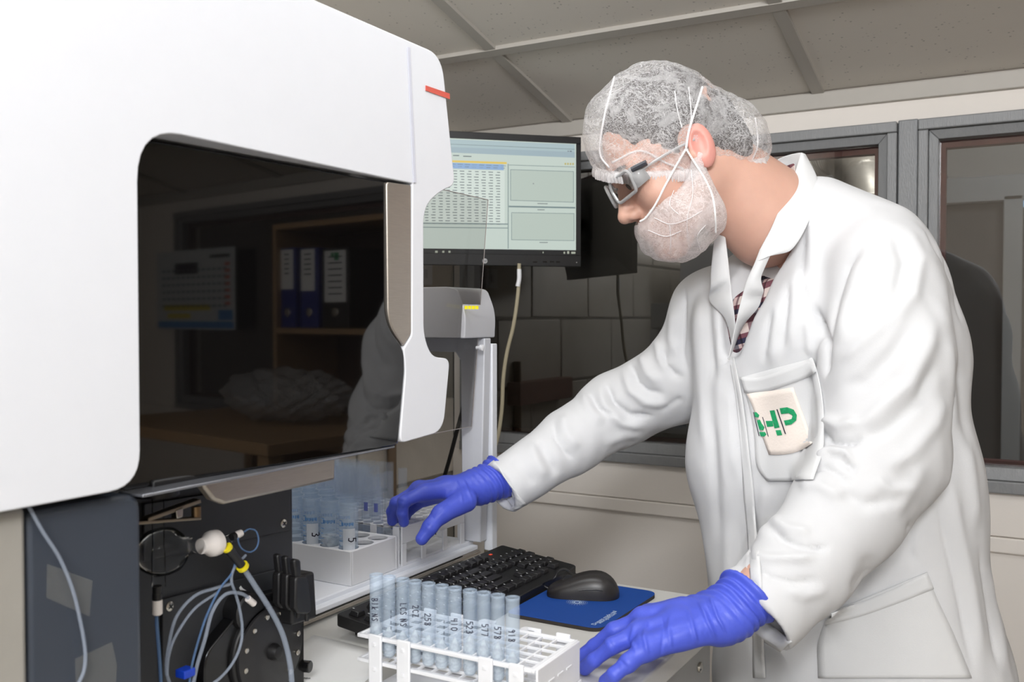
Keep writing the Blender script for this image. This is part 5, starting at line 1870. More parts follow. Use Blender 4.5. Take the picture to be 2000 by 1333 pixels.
Vx, Qx = surface(f_hair, hc - np.array((.2, .2, .2)), hc + np.array((.2, .2, .25)), .003)
sobj('hair', Vx, Qx, M_hair, person)
eb = MB()
for s in (-1, 1):
    bm = bmesh.new(); bmesh.ops.create_uvsphere(bm, u_segments=20, v_segments=12, radius=.0118)
    vs = [H(.080, s * .032, .010) + HR @ np.array((v.co.z, v.co.x, v.co.y)) for v in bm.verts]
    e = obj('eye', MB().add(vs, [tuple(v.index for v in f.verts) for f in bm.faces]), mat('eye_white', (226, 220, 214), .25), person)
    bm.free()
    obj('iris', MB().lathe([(.0055, 0), (.0055, .0006)], H(.080 + .0112, s * .032, .007), hf - hu * .25, 20), mat('iris_brown', (60, 46, 38), .3), e)
    obj('eyelid', MB().tube(bez([H(.082, s * .020, .012), H(.0905, s * .026, .0165), H(.0915, s * .033, .0175), H(.087, s * .041, .0145), H(.078, s * .046, .010)], 16), .0026, 8), M_skin, e)
    obj('eyebrow', MB().tube(bez([H(.0925, s * .014, .030), H(.0935, s * .026, .036), H(.088, s * .040, .036), H(.078, s * .050, .031)], 20), [.001, .0022, .0026, .0028] + [.0028] * 9 + [.0024] * 4 + [.0018] * 3 + [.001] * 2 if False else .0024, 8), M_hair, person)

# ---- hair net
cap_pts = dict(front=at(1180, 334, 1.395), back=at(1498, 300, 1.425), near=at(1350, 341, 1.318))


pn = np.cross(cap_pts['front'] - cap_pts['back'], cap_pts['near'] - cap_pts['back']); pn /= np.linalg.norm(pn)
if pn @ hu < 0: pn = -pn
po = cap_pts['back']
Vc, Qc = surface(f_cap, hc - np.array((.24, .24, .22)), hc + np.array((.24, .24, .26)), .003)
sd = (Vc - po) @ pn
# gathers running up from the elastic
above = sd > -.001
keep = above[Qc].all(1)
used = np.zeros(len(Vc), bool); used[Qc[keep].ravel()] = True
remap = np.cumsum(used) - 1
lowv = (sd < .03)
cq = (Vc - HO) @ HR
th = np.arctan2(cq[:, 1], cq[:, 0] - .0)
Vc2 = Vc + normals(Vc, Qc) * (.0016 * np.sin(th * 46) * np.exp(-np.maximum(sd, 0) / .018))[:, None]
cap = sobj('hair_net', Vc2[used], remap[Qc[keep]], M_cap, person)


def field_edge(fn, c, d, r1=.2):
    a, b = 0.0, r1
    for _ in range(22):
        m = (a + b) / 2
        if fn((c + d * m)[None, :].astype(np.float32))[0] < 0: a = m
        else: b = m
    return a


cc = HO - pn * ((HO - po) @ pn)
e1 = hf - pn * (hf @ pn); e1 /= np.linalg.norm(e1)
e2 = np.cross(pn, e1)
rows = [[], [], [], []]
NP = 480
for k in range(NP + 1):
    a = 2 * PI * k / NP
    d = e1 * math.cos(a) + e2 * math.sin(a)
    r = field_edge(f_cap, cc, d)
    w = .0016 * math.sin(k * 2 * PI / 4.0 + .8 * math.sin(k * .7)) + .0008 * math.sin(k * .37)
    rows[0].append(cc + d * (r - .002 + w * .4) + pn * .004)
    rows[1].append(cc + d * (r + .0015) + pn * (.0005))
    rows[2].append(cc + d * (r + .0020 + w) - pn * .006)
    rows[3].append(cc + d * (r + .0002 + w * 1.5) - pn * .0130)
B = MB().grid(rows)
obj('elastic_frill', B, M_elastic, cap, recalc=False, angle=180)
# soft rolled hem creases on the crown
for pts, r in (([(1200, 150), (1190, 190), (1178, 240), (1172, 300), (1190, 328)], .0016), ([(1330, 120), (1345, 170), (1350, 230), (1343, 280)], .0010), ([(1455, 180), (1475, 230), (1480, 280), (1470, 312)], .0013), ([(1318, 178), (1322, 210), (1332, 250)], .0010), ([(1195, 318), (1250, 295), (1300, 318), (1335, 330)], .0016)):
    P3 = []
    for px, py in pts:
        rr_ = ray(px, py); rr_n = rr_ / np.linalg.norm(rr_)
        best = None
        for t in np.linspace(1.15, 1.6, 90):
            p_ = _O + rr_ * t
            if f_cap(p_[None, :].astype(np.float32))[0] < .0008: best = p_; break
        if best is not None: P3.append(best)
    if len(P3) > 2:
        obj('crease', MB().tube(bez(P3, 30), r, 6), M_elastic, cap, angle=180)

# ---- beard mask: a draped pouch under the nose, hung from a string over the cap
def f_mask(p):
    q = to_h(p)
    d = ell(q, (.046, .008, -.074), (.066, .072, .058))
    d = smin(d, rc(q, (.000, .080, -.012), (.030, .070, -.082), .010, .022), .035)
    d = smin(d, rc(q, (.000, -.080, -.012), (.030, -.066, -.082), .010, .022), .035)
    return d + .0022 * wob(q * np.array((1, .6, .4), np.float32), 120, 21) + .0012 * wob(q, 260, 22)


Vm, Qm = surface(f_mask, hc - np.array((.24, .24, .24)), hc + np.array((.24, .24, .2)), .0028)
mq = (Vm - HO) @ HR
# open towards the face: cut along the nose edge and behind the jaw
topedge = -.036 + (.085 - mq[:, 0]) * .42
inside = f_head(Vm.astype(np.float32)) < -.001
keepv = (mq[:, 2] < topedge + .0) & ~inside & (np.abs(mq[:, 1]) < .2)
kq = keepv[Qm].all(1)
used = np.zeros(len(Vm), bool); used[Qm[kq].ravel()] = True
remap = np.cumsum(used) - 1
mask = sobj('beard_mask', Vm[used], remap[Qm[kq]], M_mask, person)


def on_field(fn, px, py, off=.0028, lo_=1.15, hi_=1.6):
    rr_ = ray(px, py)
    for t in np.linspace(lo_, hi_, 180):
        p_ = _O + rr_ * t
        if fn(p_[None, :].astype(np.float32))[0] < off: return p_
    return None


def strand(name, pts, fn, r, m, parent, d0=None):
    P3 = [on_field(fn, px, py) for px, py in pts]
    P3 = [p_ for p_ in P3 if p_ is not None]
    if len(P3) > 2: return obj(name, MB().tube(bez(P3, 50), r, 8), m, parent, angle=180)


both = lambda p: np.minimum(f_cap(p), np.minimum(f_mask(p), f_head(p)))
M_string = mat('white_elastic_string', (244, 243, 241), .7)
strand('elastic_string', [(1385, 139), (1372, 170), (1358, 215), (1346, 255), (1340, 290)], f_cap, .0017, M_string, mask)
strand('mask_edge', [(1340, 291), (1320, 325), (1298, 365), (1280, 400), (1262, 425), (1250, 433)], both, .0016, M_string, mask)
strand('mask_edge', [(1340, 291), (1358, 320), (1378, 352), (1392, 385), (1397, 420), (1398, 455)], both, .0015, M_string, mask)

for pts in ([(1350, 332), (1353, 380), (1342, 430), (1346, 485)], [(1278, 426), (1308, 438), (1340, 430), (1372, 412)], [(1316, 372), (1308, 400), (1326, 420)], [(1265, 450), (1300, 462), (1330, 452)], [(1308, 440), (1310, 470), (1308, 490)], [(1378, 440), (1362, 462), (1368, 490)]):
    strand('mask_crease', pts, f_mask, .0006, M_elastic, mask)

# ---- safety glasses
gl = obj('safety_glasses', MB().tube(bez([H(.074, .062, .016), H(.050, .078, .016), H(.020, .082, .015), H(-.010, .084, .012)], 20), .0022, 8), see_through('clear_frame_plastic', (190, 190, 190), .35, rough=.15), person)
M_lens = pane_glass('lens_plastic', (.90, .90, .90), 1.5)
for s in (-1, 1):
    c0 = np.array((.099, s * .036, .011))
    yaw_ = s * .38
    ux_ = np.array((-math.sin(abs(yaw_)) * 1.0, s * math.cos(yaw_), 0.0)); uz_ = np.array((-.08, 0, 1.0))
    outl = rounded([(-.025, -.017), (.023, -.0155), (.026, .011), (.021, .017), (-.023, .017), (-.028, .006)], .006, 5)
    L3 = [c0 + ux_ * a + uz_ * b_ for a, b_ in outl]
    obj('lens', MB().add([H(*p_) for p_ in L3], [tuple(range(len(L3)))]), M_lens, gl, smooth=False, recalc=False)
    obj('lens_frame', MB().tube([H(*p_) for p_ in L3] + [H(*L3[0])], .0026, 8), MATS['clear_frame_plastic'], gl)
    # side shield
    a0, a1 = c0 + ux_ * .027 + uz_ * .017, c0 + ux_ * .027 - uz_ * .014
    b0, b1 = np.array((.070, s * .066, .027)), np.array((.068, s * .066, .0))
    obj('side_shield', MB().grid([[H(*a0), H(*b0)], [H(*a1), H(*b1)]]), MATS['clear_frame_plastic'], gl, solid=.0016, recalc=False)
obj('temple', MB().tube(bez([H(.074, -.062, .016), H(.050, -.078, .016), H(-.010, -.084, .012)], 20), .0022, 8), MATS['clear_frame_plastic'], gl)
obj('temple_hinge', MB().tube([H(.084, .062, .024), H(.064, .074, .021)], .004, 8), mat('dark_hinge', (50, 52, 60), .4), gl)
obj('bridge', MB().tube(bez([H(.101, -.012, .014), H(.105, 0, .018), H(.101, .012, .014)], 10), .002, 8), MATS['clear_frame_plastic'], gl)

# ---- gloves
def hand_field(W, mcps, fingers, thumb, wr=.029, palm_r=(.017, .0135), fr=(.0100, .0092, .0082), back=(0, 0, 0)):
    def fn(p):
        d = None
        mid = sum(np.array(m) for m in mcps) / len(mcps)
        for k, m in enumerate(mcps):
            base = W + (np.array(m) - mid) * .42
            e = rc(p, base, m, palm_r[0] + .002, palm_r[1])
            d = e if d is None else smin(d, e, .012)
        for a, b in zip(mcps[:-1], mcps[1:]):
            d = smin(d, rc(p, np.array(a) * .62 + W * .38, np.array(b) * .62 + W * .38, .016), .01)
            d = smin(d, rc(p, a, b, .0115), .008)
        fd = None
        for f in fingers:
            e = rc(p, f[0], f[1], fr[0] + .0012, fr[0])
            for q in range(1, len(f) - 1):
                e = smin(e, rc(p, f[q], f[q + 1], fr[min(q, 2)] + .0003, fr[min(q + 1, 2)]), .004)
            fd = e if fd is None else np.minimum(fd, e)
        d = smin(d, fd, .006)
        t = rc(p, thumb[0], thumb[1], .019, .0145)
        t = smin(t, rc(p, thumb[1], thumb[2], .0138, .0118), .006)
        t = smin(t, rc(p, thumb[2], thumb[3], .0120, .0098), .005)
        d = smin(d, t, .014)
        return d
    return fn


def glove(name, W, fore, fn, cuffr, cufflen, lo, hi, label, creases, flare=.006):
    ax_ = (fore - W); ax_ /= np.linalg.norm(ax_)

    def full(p):
        d = smin(fn(p), rc(p, W - ax_ * .02, W + ax_ * cufflen, .028, cuffr), .018)
        t = (p - W.astype(np.float32)) @ ax_.astype(np.float32)
        lip = np.abs(t - cufflen + .004)
        d = d - flare * np.clip((t - cufflen + .022) / .022, 0, 1) ** 2
        # latex bunched around the wrist
        band = np.exp(-((t - .010) / .030) ** 2)
        d = d - band * .0019 * np.sin(t * 600 + 1.6 * wob(p, 70, 3))
        d = d - .0005 * wob(p, 170, 8)
        d = np.maximum(d, t - cufflen)
        inner = rc(p, W, W + ax_ * (cufflen + .05), .0255, cuffr - .002)
        inner = np.maximum(inner - flare * .9 * np.clip((t - cufflen + .022) / .022, 0, 1) ** 2, -(t - cufflen + .02))
        return np.maximum(d, -inner)
    V, Q = surface(full, lo, hi, .0017)
    V = relax(V, Q, 1, .4)
    V = sculpt(V, Q, creases)
    g = sobj(name, V, Q, M_glove, person)
    g['label'] = label
    return g


# right hand, gripping the rack
W = wr_r
mc_ = [at(830, 962, 1.474), at(818, 958, 1.496), at(820, 962, 1.519), at(832, 972, 1.540)]
fg = [[mc_[0], at(789, 980, 1.452), at(786, 1004, 1.453), at(789, 1020, 1.458)],
      [mc_[1], at(774, 982, 1.492), at(766, 1000, 1.500), at(766, 1018, 1.506)],
      [mc_[2], at(780, 990, 1.525), at(768, 1008, 1.535), at(770, 1026, 1.540)],
      [mc_[3], at(800, 995, 1.552), at(790, 1012, 1.560), at(790, 1028, 1.563)]]
tm = [at(908, 978, 1.475), at(862, 1004, 1.440), at(840, 1030, 1.428), at(824, 1053, 1.424)]
allp = np.array([W, el_r * .25 + W * .75] + mc_ + [q for f in fg for q in f] + tm)
cre = [([(905, 935), (915, 960), (925, 985)], 3, .9, 'f'), ([(890, 935), (900, 965), (905, 990)], 3, .6, 'f'), ([(850, 1010), (875, 985), (880, 960)], 3, -.9, 'c'), ([(838, 1000), (848, 1015)], 2.5, -.8, 'c'), ([(830, 1022), (848, 1034)], 2.5, -.7, 'c'), ([(785, 995), (800, 985), (822, 990)], 3, -.8, 'c'), ([(776, 1000), (796, 1003)], 2.5, -.7, 'c'), ([(770, 975), (800, 985)], 3, -.8, 'c')]
glove('glove', W, el_r, hand_field(W, mc_, fg, tm), .031, .022, allp.min(0) - .045, allp.max(0) + .045, 'blue glove on the right hand gripping the tube rack', cre, flare=.007)

# left hand, fingertips on the bench
W = wr_l
ft = BZ + .0095
tip = lambda px, py: onZ(px, py, ft)
mc_ = [at(1268, 1204, 1.142), at(1256, 1210, 1.118), at(1250, 1238, 1.090), at(1262, 1266, 1.062)]
fg = [[mc_[0], at(1224, 1234, 1.160), at(1190, 1254, 1.17), tip(1178, 1266)],
      [mc_[1], at(1200, 1232, 1.124), at(1160, 1262, 1.136), tip(1134, 1283)],
      [mc_[2], at(1196, 1262, 1.084), at(1160, 1290, 1.092), tip(1142, 1306)],
      [mc_[3], at(1226, 1296, 1.052), at(1200, 1318, 1.050), tip(1184, 1332)]]
tm = [at(1385, 1205, 1.135), at(1335, 1222, 1.165), at(1295, 1240, 1.175), tip(1262, 1262)]
allp = np.array([W, el_l * .25 + W * .75] + mc_ + [q for f in fg for q in f] + tm)
cre = [([(1292, 1198), (1296, 1240), (1290, 1288)], 5, -1.6, 'c'), ([(1262, 1204), (1258, 1245), (1266, 1285)], 5, 1.0, 'f'), ([(1240, 1215), (1232, 1250), (1245, 1280)], 5, 1.0, 'f'), ([(1310, 1195), (1306, 1230), (1312, 1275)], 5, .8, 'f'),
       ([(1340, 1182), (1352, 1220), (1362, 1262)], 5, 1.2, 'f'), ([(1365, 1172), (1382, 1215), (1400, 1250)], 5, 1.4, 'f'), ([(1385, 1160), (1400, 1205), (1420, 1240)], 4, 1.4, 'f'), ([(1375, 1166), (1390, 1210), (1408, 1246)], 3, -1.2, 'c'),
       ([(1185, 1245), (1200, 1268), (1205, 1280)], 3, -1.0, 'c'), ([(1175, 1250), (1185, 1270)], 3, -.8, 'c'), ([(1205, 1285), (1222, 1300), (1230, 1315)], 3, -1.0, 'c'), ([(1212, 1290), (1222, 1310)], 3, -.8, 'c'), ([(1150, 1255), (1165, 1275)], 3, -.6, 'c'), ([(1190, 1300), (1205, 1322)], 3, -.6, 'c'),
       ([(1300, 1240), (1340, 1228)], 4, -.6, 'c')]
glove('glove', W, el_l, hand_field(W, mc_, fg, tm, palm_r=(.018, .0140)), .034, .028, allp.min(0) - .05, allp.max(0) + .05, 'blue glove on the left hand pressed on the bench', cre)

# ---- shirt, trousers and shoes under the coat
def f_shirt(p):
    d = f_body_coat(p) + .016
    c = rc(p, A(1425, 350, 1.34), A(1500, 470, 1.40), .105, .058)
    c = smin(c, rc(p, A(1480, 440, 1.35), A(1456, 492, 1.29), .06, .022), .015)
    d = smax(d, -c, .004)
    z0 = A(1500, 900, 1.4)[2]
    return np.maximum(d, z0 - p[:, 2])


Vs, Qs = surface(f_shirt, np.array(at(1500, 900, 1.6)) - np.array((.35, .45, 0)), np.array(at(1640, 400, 1.43)) + np.array((.38, .35, .06)), .006)
Vs_shirt, Qs_shirt = relax(Vs, Qs, 1), Qs
shirt = sobj('plaid_shirt', Vs_shirt, Qs_shirt, M_plaid, person)


def f_legs(p):
    d = None
    for o in (.09, -.09):
        h_ = hips + np.array((-o * .5, -o * .8, 0))
        k_ = h_ + np.array((.03, 0, 0)); k_[2] = .48
        f_ = h_ + np.array((.06, 0, 0)); f_[2] = .10
        e = smin(rc(p, h_, k_, .095, .070), rc(p, k_, f_, .070, .062), .03)
        d = e if d is None else smin(d, e, .02)
    d = np.maximum(d, p[:, 2] - (hips[2] - .02))
    return np.maximum(d, .075 - p[:, 2])


Vs, Qs = surface(f_legs, hips * np.array((1, 1, 0)) - np.array((.25, .3, -.05)), hips + np.array((.3, .3, .05)), .012)
sobj('trousers', relax(Vs, Qs, 1), Qs, M_trouser, person)
for o in (.09, -.09):
    f_ = hips + np.array((-o * .5 + .06, -o * .8, 0)); f_[2] = 0
    Vs, Qs = surface(lambda p: np.maximum(smin(rc(p, f_ + np.array((.02, 0, .045)), f_ + np.array((-.15, 0, .02)), .045, .034), rc(p, f_ + np.array((0, 0, .05)), f_ + np.array((0, 0, .09)), .045), .03), -p[:, 2]), f_ - np.array((.25, .1, .02)), f_ + np.array((.12, .1, .14)), .008)
    sobj('shoe', relax(Vs, Qs, 1), Qs, M_black, person)

# ---- lab coat
hem = .52


def f_coat(p):
    d = f_full(p)
    # neck opening down to the lapel point
    c = rc(p, A(1428, 350, 1.38), A(1500, 432, 1.42), .112, .056)
    c = smin(c, rc(p, A(1478, 470, 1.40), A(1450, 560, 1.395), .060, .036), .02)
    c = smin(c, rc(p, A(1450, 560, 1.395), A(1430, 680, 1.40), .036, .016), .015)
    d = smax(d, -c, .006)
    d = np.maximum(d, hem - p[:, 2])
    return np.maximum(d, -np.maximum(f_body_coat(p) + .012, p[:, 2] - (hem + .12)))


pts_ = np.array([sh_l, sh_r, el_l, el_r, cuff_r, cuff_l, A(1990, 1300, 1.4), A(1395, 1300, 1.5), A(1600, 400, 1.42)])
lo = pts_.min(0) - .14; hi = pts_.max(0) + .12
lo[2] = hem - .02; hi[2] = A(1600, 400, 1.42)[2] + .04
Vk, Qk = surface(f_coat, lo, hi, .0043)
Vk = relax(Vk, Qk, 2, .5)
# folds of the worn cloth: (points as seen in the survey, width, height in mm, shape)
STROKES_COAT = [
    # near sleeve: shoulder and upper arm
    ([(1690, 474), (1655, 520), (1632, 580), (1618, 650), (1606, 720)], 14, -5, 'c'), ([(1720, 468), (1680, 530), (1655, 600), (1640, 680)], 18, 3.5, 'r'),
    ([(1769, 440), (1797, 505), (1786, 575), (1735, 645)], 16, 3, 'r'), ([(1740, 450), (1768, 510), (1755, 570), (1705, 640)], 14, -3, 'r'),
    ([(1805, 440), (1840, 500), (1866, 560), (1880, 640)], 9, -3.2, 'c'), ([(1800, 470), (1838, 560), (1850, 680)], 18, 2.4, 'r'),
    ([(1826, 600), (1814, 671), (1775, 750), (1700, 818), (1640, 842)], 20, 4, 'r'), ([(1838, 690), (1800, 775), (1735, 835), (1668, 868)], 16, -3.5, 'r'),
    ([(1848, 760), (1825, 830), (1775, 890), (1715, 920)], 20, 3, 'r'), ([(1790, 620), (1745, 690), (1690, 745), (1640, 765)], 18, -3, 'r'),
    ([(1770, 560), (1715, 640), (1660, 690), (1625, 705)], 16, 2.5, 'r'),
    # inside of the elbow
    ([(1596, 838), (1622, 862), (1662, 866), (1690, 852)], 10, -7, 'c'), ([(1600, 815), (1640, 835), (1680, 822)], 14, 4, 'r'),
    ([(1588, 902), (1622, 882), (1652, 886), (1668, 908)], 9, 5, 'r'), ([(1640, 896), (1662, 912), (1672, 925)], 8, -6, 'c'),
    ([(1575, 920), (1610, 912), (1640, 930), (1660, 950)], 11, -4, 'c'), ([(1556, 950), (1600, 948), (1650, 975)], 16, 3, 'r'),
    # forearm
    ([(1500, 1030), (1535, 1058), (1575, 1072), (1625, 1070)], 10, -5, 'c'), ([(1502, 1012), (1540, 1035), (1590, 1040)], 14, 3.5, 'r'),
    ([(1460, 1082), (1500, 1092), (1560, 1090), (1600, 1080)], 12, 3, 'r'), ([(1462, 1100), (1505, 1128), (1550, 1140), (1600, 1132)], 10, -3.5, 'c'),
    ([(1640, 960), (1690, 985), (1745, 975)], 16, -3, 'r'), ([(1530, 1150), (1570, 1165), (1620, 1150)], 14, 2, 'r'), ([(1800, 900), (1780, 960), (1740, 1010)], 18, 2.5, 'r'),
    ([(1700, 930), (1740, 960), (1790, 950)], 14, 2.5, 'r'),
    # armpit gap
    ([(1588, 590), (1600, 630), (1609, 680), (1612, 740)], 9, -12, 'c'),
    # chest drapes
    ([(1572, 440), (1566, 500), (1565, 560), (1578, 600)], 10, -3.5, 'c'), ([(1590, 400), (1586, 470), (1585, 540)], 13, 2.5, 'r'),
    ([(1540, 545), (1535, 610), (1525, 695)], 10, -3, 'c'), ([(1556, 520), (1552, 600), (1545, 690)], 13, 2.6, 'r'), ([(1508, 600), (1498, 650), (1488, 715)], 9, -2.6, 'c'), ([(1522, 590), (1514, 650), (1505, 720)], 11, 2, 'r'),
    ([(1575, 620), (1582, 680), (1590, 700)], 11, 2.5, 'r'),
    ([(1392, 520), (1380, 600), (1388, 680), (1402, 760)], 13, -3, 'r'), ([(1366, 560), (1362, 660), (1372, 780), (1380, 900)], 14, 3, 'r'), ([(1410, 640), (1404, 760), (1412, 880), (1420, 1000)], 14, 2.4, 'r'), ([(1392, 800), (1396, 920), (1404, 1060)], 12, -2.4, 'r'),
    # below the pocket and along the front edge
    ([(1428, 705), (1440, 780), (1446, 860), (1452, 960)], 8, -3.5, 'c'), ([(1420, 740), (1428, 840), (1436, 940)], 14, 2.6, 'r'), ([(1452, 960), (1462, 1060), (1468, 1200), (1474, 1333)], 8, -3, 'c'),
    ([(1462, 760), (1466, 850), (1474, 930)], 12, 2.5, 'r'), ([(1500, 945), (1490, 1000), (1486, 1060)], 16, 2.5, 'r'), ([(1420, 1010), (1424, 1100), (1430, 1250)], 16, 2.5, 'r'), ([(1445, 1000), (1448, 1100), (1452, 1240)], 12, -2, 'r'),
    # skirt and back
    ([(1846, 900), (1868, 1010), (1896, 1150), (1922, 1320)], 16, 3, 'r'), ([(1828, 960), (1848, 1060), (1876, 1180), (1905, 1330)], 11, -3, 'c'), ([(1880, 820), (1895, 920), (1912, 1040)], 14, 2.5, 'r'), ([(1870, 700), (1884, 820), (1890, 900)], 12, -2.5, 'r'),
    ([(1912, 1060), (1930, 1180), (1952, 1320)], 12, -3, 'c'), ([(1935, 1090), (1952, 1210), (1966, 1320)], 12, 2.2, 'r'), ([(1700, 1080), (1690, 1120), (1660, 1160)], 16, -2, 'r'), ([(1780, 1010), (1775, 1070), (1790, 1110)], 10, -2.5, 'c'),
    ([(1850, 640), (1862, 760), (1858, 860)], 14, 2.5, 'r'),
    # far sleeve
    ([(1337, 548), (1335, 610), (1332, 690), (1345, 740)], 9, -4, 'c'), ([(1318, 600), (1312, 660), (1320, 700)], 12, 3, 'r'), ([(1293, 680), (1300, 712), (1318, 732), (1338, 738)], 8, -6, 'c'), ([(1282, 660), (1290, 700), (1306, 726)], 10, 3.5, 'r'),
    ([(1232, 708), (1244, 745), (1264, 764), (1300, 770)], 10, -6, 'c'), ([(1252, 690), (1266, 730), (1290, 750)], 12, 4, 'r'), ([(1216, 716), (1232, 764), (1262, 786), (1310, 790)], 11, 4, 'r'),
    ([(1181, 742), (1198, 786), (1230, 812), (1282, 814)], 9, -7, 'c'), ([(1166, 750), (1182, 798), (1216, 828), (1270, 834)], 11, 4, 'r'), ([(1152, 768), (1172, 802), (1208, 815)], 8, -4, 'c'),
    ([(1138, 764), (1150, 800), (1180, 830)], 11, 3, 'r'), ([(1080, 818), (1086, 858), (1104, 884), (1126, 900)], 9, -3.5, 'c'), ([(1098, 806), (1104, 846), (1130, 880)], 13, 2.8, 'r'), ([(1052, 860), (1070, 900), (1090, 930)], 12, -2.6, 'r'), ([(1034, 862), (1044, 900), (1066, 936)], 13, 2.4, 'r'),
    ([(1000, 888), (1020, 920), (1046, 950)], 12, -2, 'r'), ([(1290, 806), (1310, 790), (1335, 775)], 9, -3, 'c'), ([(1180, 870), (1220, 850), (1260, 850)], 12, 2.5, 'r'),
]
Vk = sculpt(Vk, Qk, [(a, w * .8, h * 1.9, s) for a, w, h, s in STROKES_COAT])
_N = normals(Vk, Qk)
Vk = Vk + _N * (.0008 * wob(Vk * np.array((1, 1, .4)), 75, 41) + .0005 * wob(Vk * np.array((1, 1, .6)), 170, 42))[:, None]
Vk = relax(Vk, Qk, 1, .2)
coat = sobj('lab_coat', Vk, Qk, M_coat, person)
BV = BVHTree.FromPolygons(Vk.tolist(), Qk.tolist())


def cast(px, py, off=.0):
    r = ray(px, py)
    h = BV.ray_cast(Vector(_O), Vector(r).normalized())
    if h[0] is None: return None
    n = np.array(h[1]); n = n if n @ r < 0 else -n
    return np.array(h[0]) + n * off


def resample(pts, n):
    P = np.array(pts, float)
    L = np.concatenate([[0], np.cumsum(np.linalg.norm((P[1:] - P[:-1])[:, :2], axis=1))])
    t = np.linspace(0, L[-1], n)
    return np.stack([np.interp(t, L, P[:, k]) for k in range(P.shape[1])], 1)


def smooth_rows(rows, it=2):
    A_ = np.array(rows)
    for _ in range(it):
        Bq = A_.copy()
        Bq[1:-1] = (A_[:-2] + 2 * A_[1:-1] + A_[2:]) / 4
        A_ = Bq
    return A_


def patch(name, e0, e1, m, off, n=20, k=8, thick=.0012, sub=0, it=2, maxd=None):
    """A piece of cloth lying on the coat between two edges, following its relief."""
    a, b = resample(e0, n), resample(e1, n)
    rows = []
    for i in range(n):
        row = []
        for j in range(k):
            q = a[i] + (b[i] - a[i]) * j / (k - 1)
            row.append(cast(q[0], q[1], off))
        rows.append(row)
    last = None
    for r_ in rows:
        for j in range(k):
            if r_[j] is None: r_[j] = last
            else: last = r_[j]
    if any(x_ is None for r_ in rows for x_ in r_): return None
    return obj(name, MB().grid(smooth_rows(rows, it)), m, coat, solid=thick, subsurf=sub, recalc=False, angle=180)


def sheet(name, e0, e1, m, n=24, k=7, bulge=.004, thick=.0018, parent=None, snap0=False, snap1=False, off=.009):
    """A free-standing flap between two edges given with their distances."""
    a, b = resample(e0, n), resample(e1, n)
    rows = []
    for i in range(n):
        p0, p1 = at(*a[i]), at(*b[i])
        if snap0:
            c_ = cast(a[i][0], a[i][1], off)
            if c_ is not None and np.linalg.norm(c_ - p0) < .06: p0 = c_
        if snap1:
            c_ = cast(b[i][0], b[i][1], off)
            if c_ is not None and np.linalg.norm(c_ - p1) < .06: p1 = c_
        row = []
        for j in range(k):
            t = j / (k - 1)
            q = p0 + (p1 - p0) * t
            r_ = q - _O; r_ /= np.linalg.norm(r_)
            row.append(q - r_ * bulge * math.sin(PI * t))
        rows.append(row)
    return obj(name, MB().grid(smooth_rows(rows, 1)), m, parent or coat, solid=thick, subsurf=1, recalc=False, angle=180)


# collar and lapels
sheet('collar', [(1564, 297, 1.435), (1552, 338, 1.405), (1526, 398, 1.372), (1504, 450, 1.352), (1485, 484, 1.345), (1474, 514, 1.342)],
      [(1572, 300, 1.44), (1596, 342, 1.408), (1600, 362, 1.388), (1588, 418, 1.354), (1566, 464, 1.334), (1544, 494, 1.330), (1510, 497, 1.333)], M_trim, bulge=.008)
sheet('collar_back', [(1566, 297, 1.435), (1545, 301, 1.455), (1524, 308, 1.47), (1510, 318, 1.475)], [(1560, 338, 1.435), (1545, 326, 1.455), (1530, 324, 1.47), (1513, 327, 1.475)], M_trim, n=12, k=5, bulge=-.002)
sheet('shirt_collar', [(1552, 318, 1.432), (1540, 322, 1.45), (1524, 330, 1.465)], [(1556, 356, 1.425), (1544, 350, 1.44), (1528, 340, 1.462)], M_plaid, n=8, k=4, bulge=0)
sheet('lapel', [(1485, 484, 1.345), (1474, 514, 1.342), (1457, 550, 1.345), (1444, 598, 1.352), (1435, 640, 1.360), (1423, 702, 1.375)],
      [(1520, 474, 1.335), (1508, 492, 1.334), (1484, 545, 1.340), (1498, 580, 1.345), (1494, 600, 1.346), (1458, 645, 1.358), (1425, 706, 1.374)], M_trim, n=30, bulge=.006, snap1=True, off=.010)
sheet('lapel', [(1417, 462, 1.405), (1424, 520, 1.398), (1428, 560, 1.392), (1433, 600, 1.388), (1436, 634, 1.384)],
      [(1396, 456, 1.42), (1388, 530, 1.415), (1387, 588, 1.408), (1408, 616, 1.402), (1425, 690, 1.385)], M_trim, n=24, bulge=.005, snap1=True, off=.008)
# placket edge
patch('placket', [(1424, 700), (1436, 770), (1443, 850), (1454, 960), (1464, 1090), (1474, 1325)], [(1436, 702), (1452, 770), (1462, 850), (1474, 960), (1486, 1090), (1498, 1325)], M_trim, .0028, n=40, k=5)
# breast pocket with its hem, badge and letters
patch('breast_pocket', [(1448, 737), (1458, 768), (1466, 800), (1474, 850), (1477, 915), (1502, 940)], [(1590, 699), (1600, 728), (1608, 765), (1612, 810), (1611, 880), (1590, 940)], M_trim, .0026, n=24, k=14, thick=.0016, it=4)
patch('pocket_hem', [(1448, 736), (1481, 739), (1521, 727), (1562, 711), (1590, 698)], [(1457, 768), (1490, 768), (1530, 756), (1570, 741), (1599, 727)], M_trim, .0040, n=20, k=5, thick=.0014, it=4)
patch('pocket_badge', [(1461, 770), (1480, 766), (1510, 763), (1552, 756)], [(1506, 889), (1530, 890), (1555, 886), (1592, 869)], mat('cream_badge_cloth', (238, 226, 216), .7, bump=.2, bscale=300), .0046, n=14, k=12, thick=.0008, it=4)
M_bgreen = mat('green_badge_print', (24, 152, 96), .6, var=.35, scale=260)


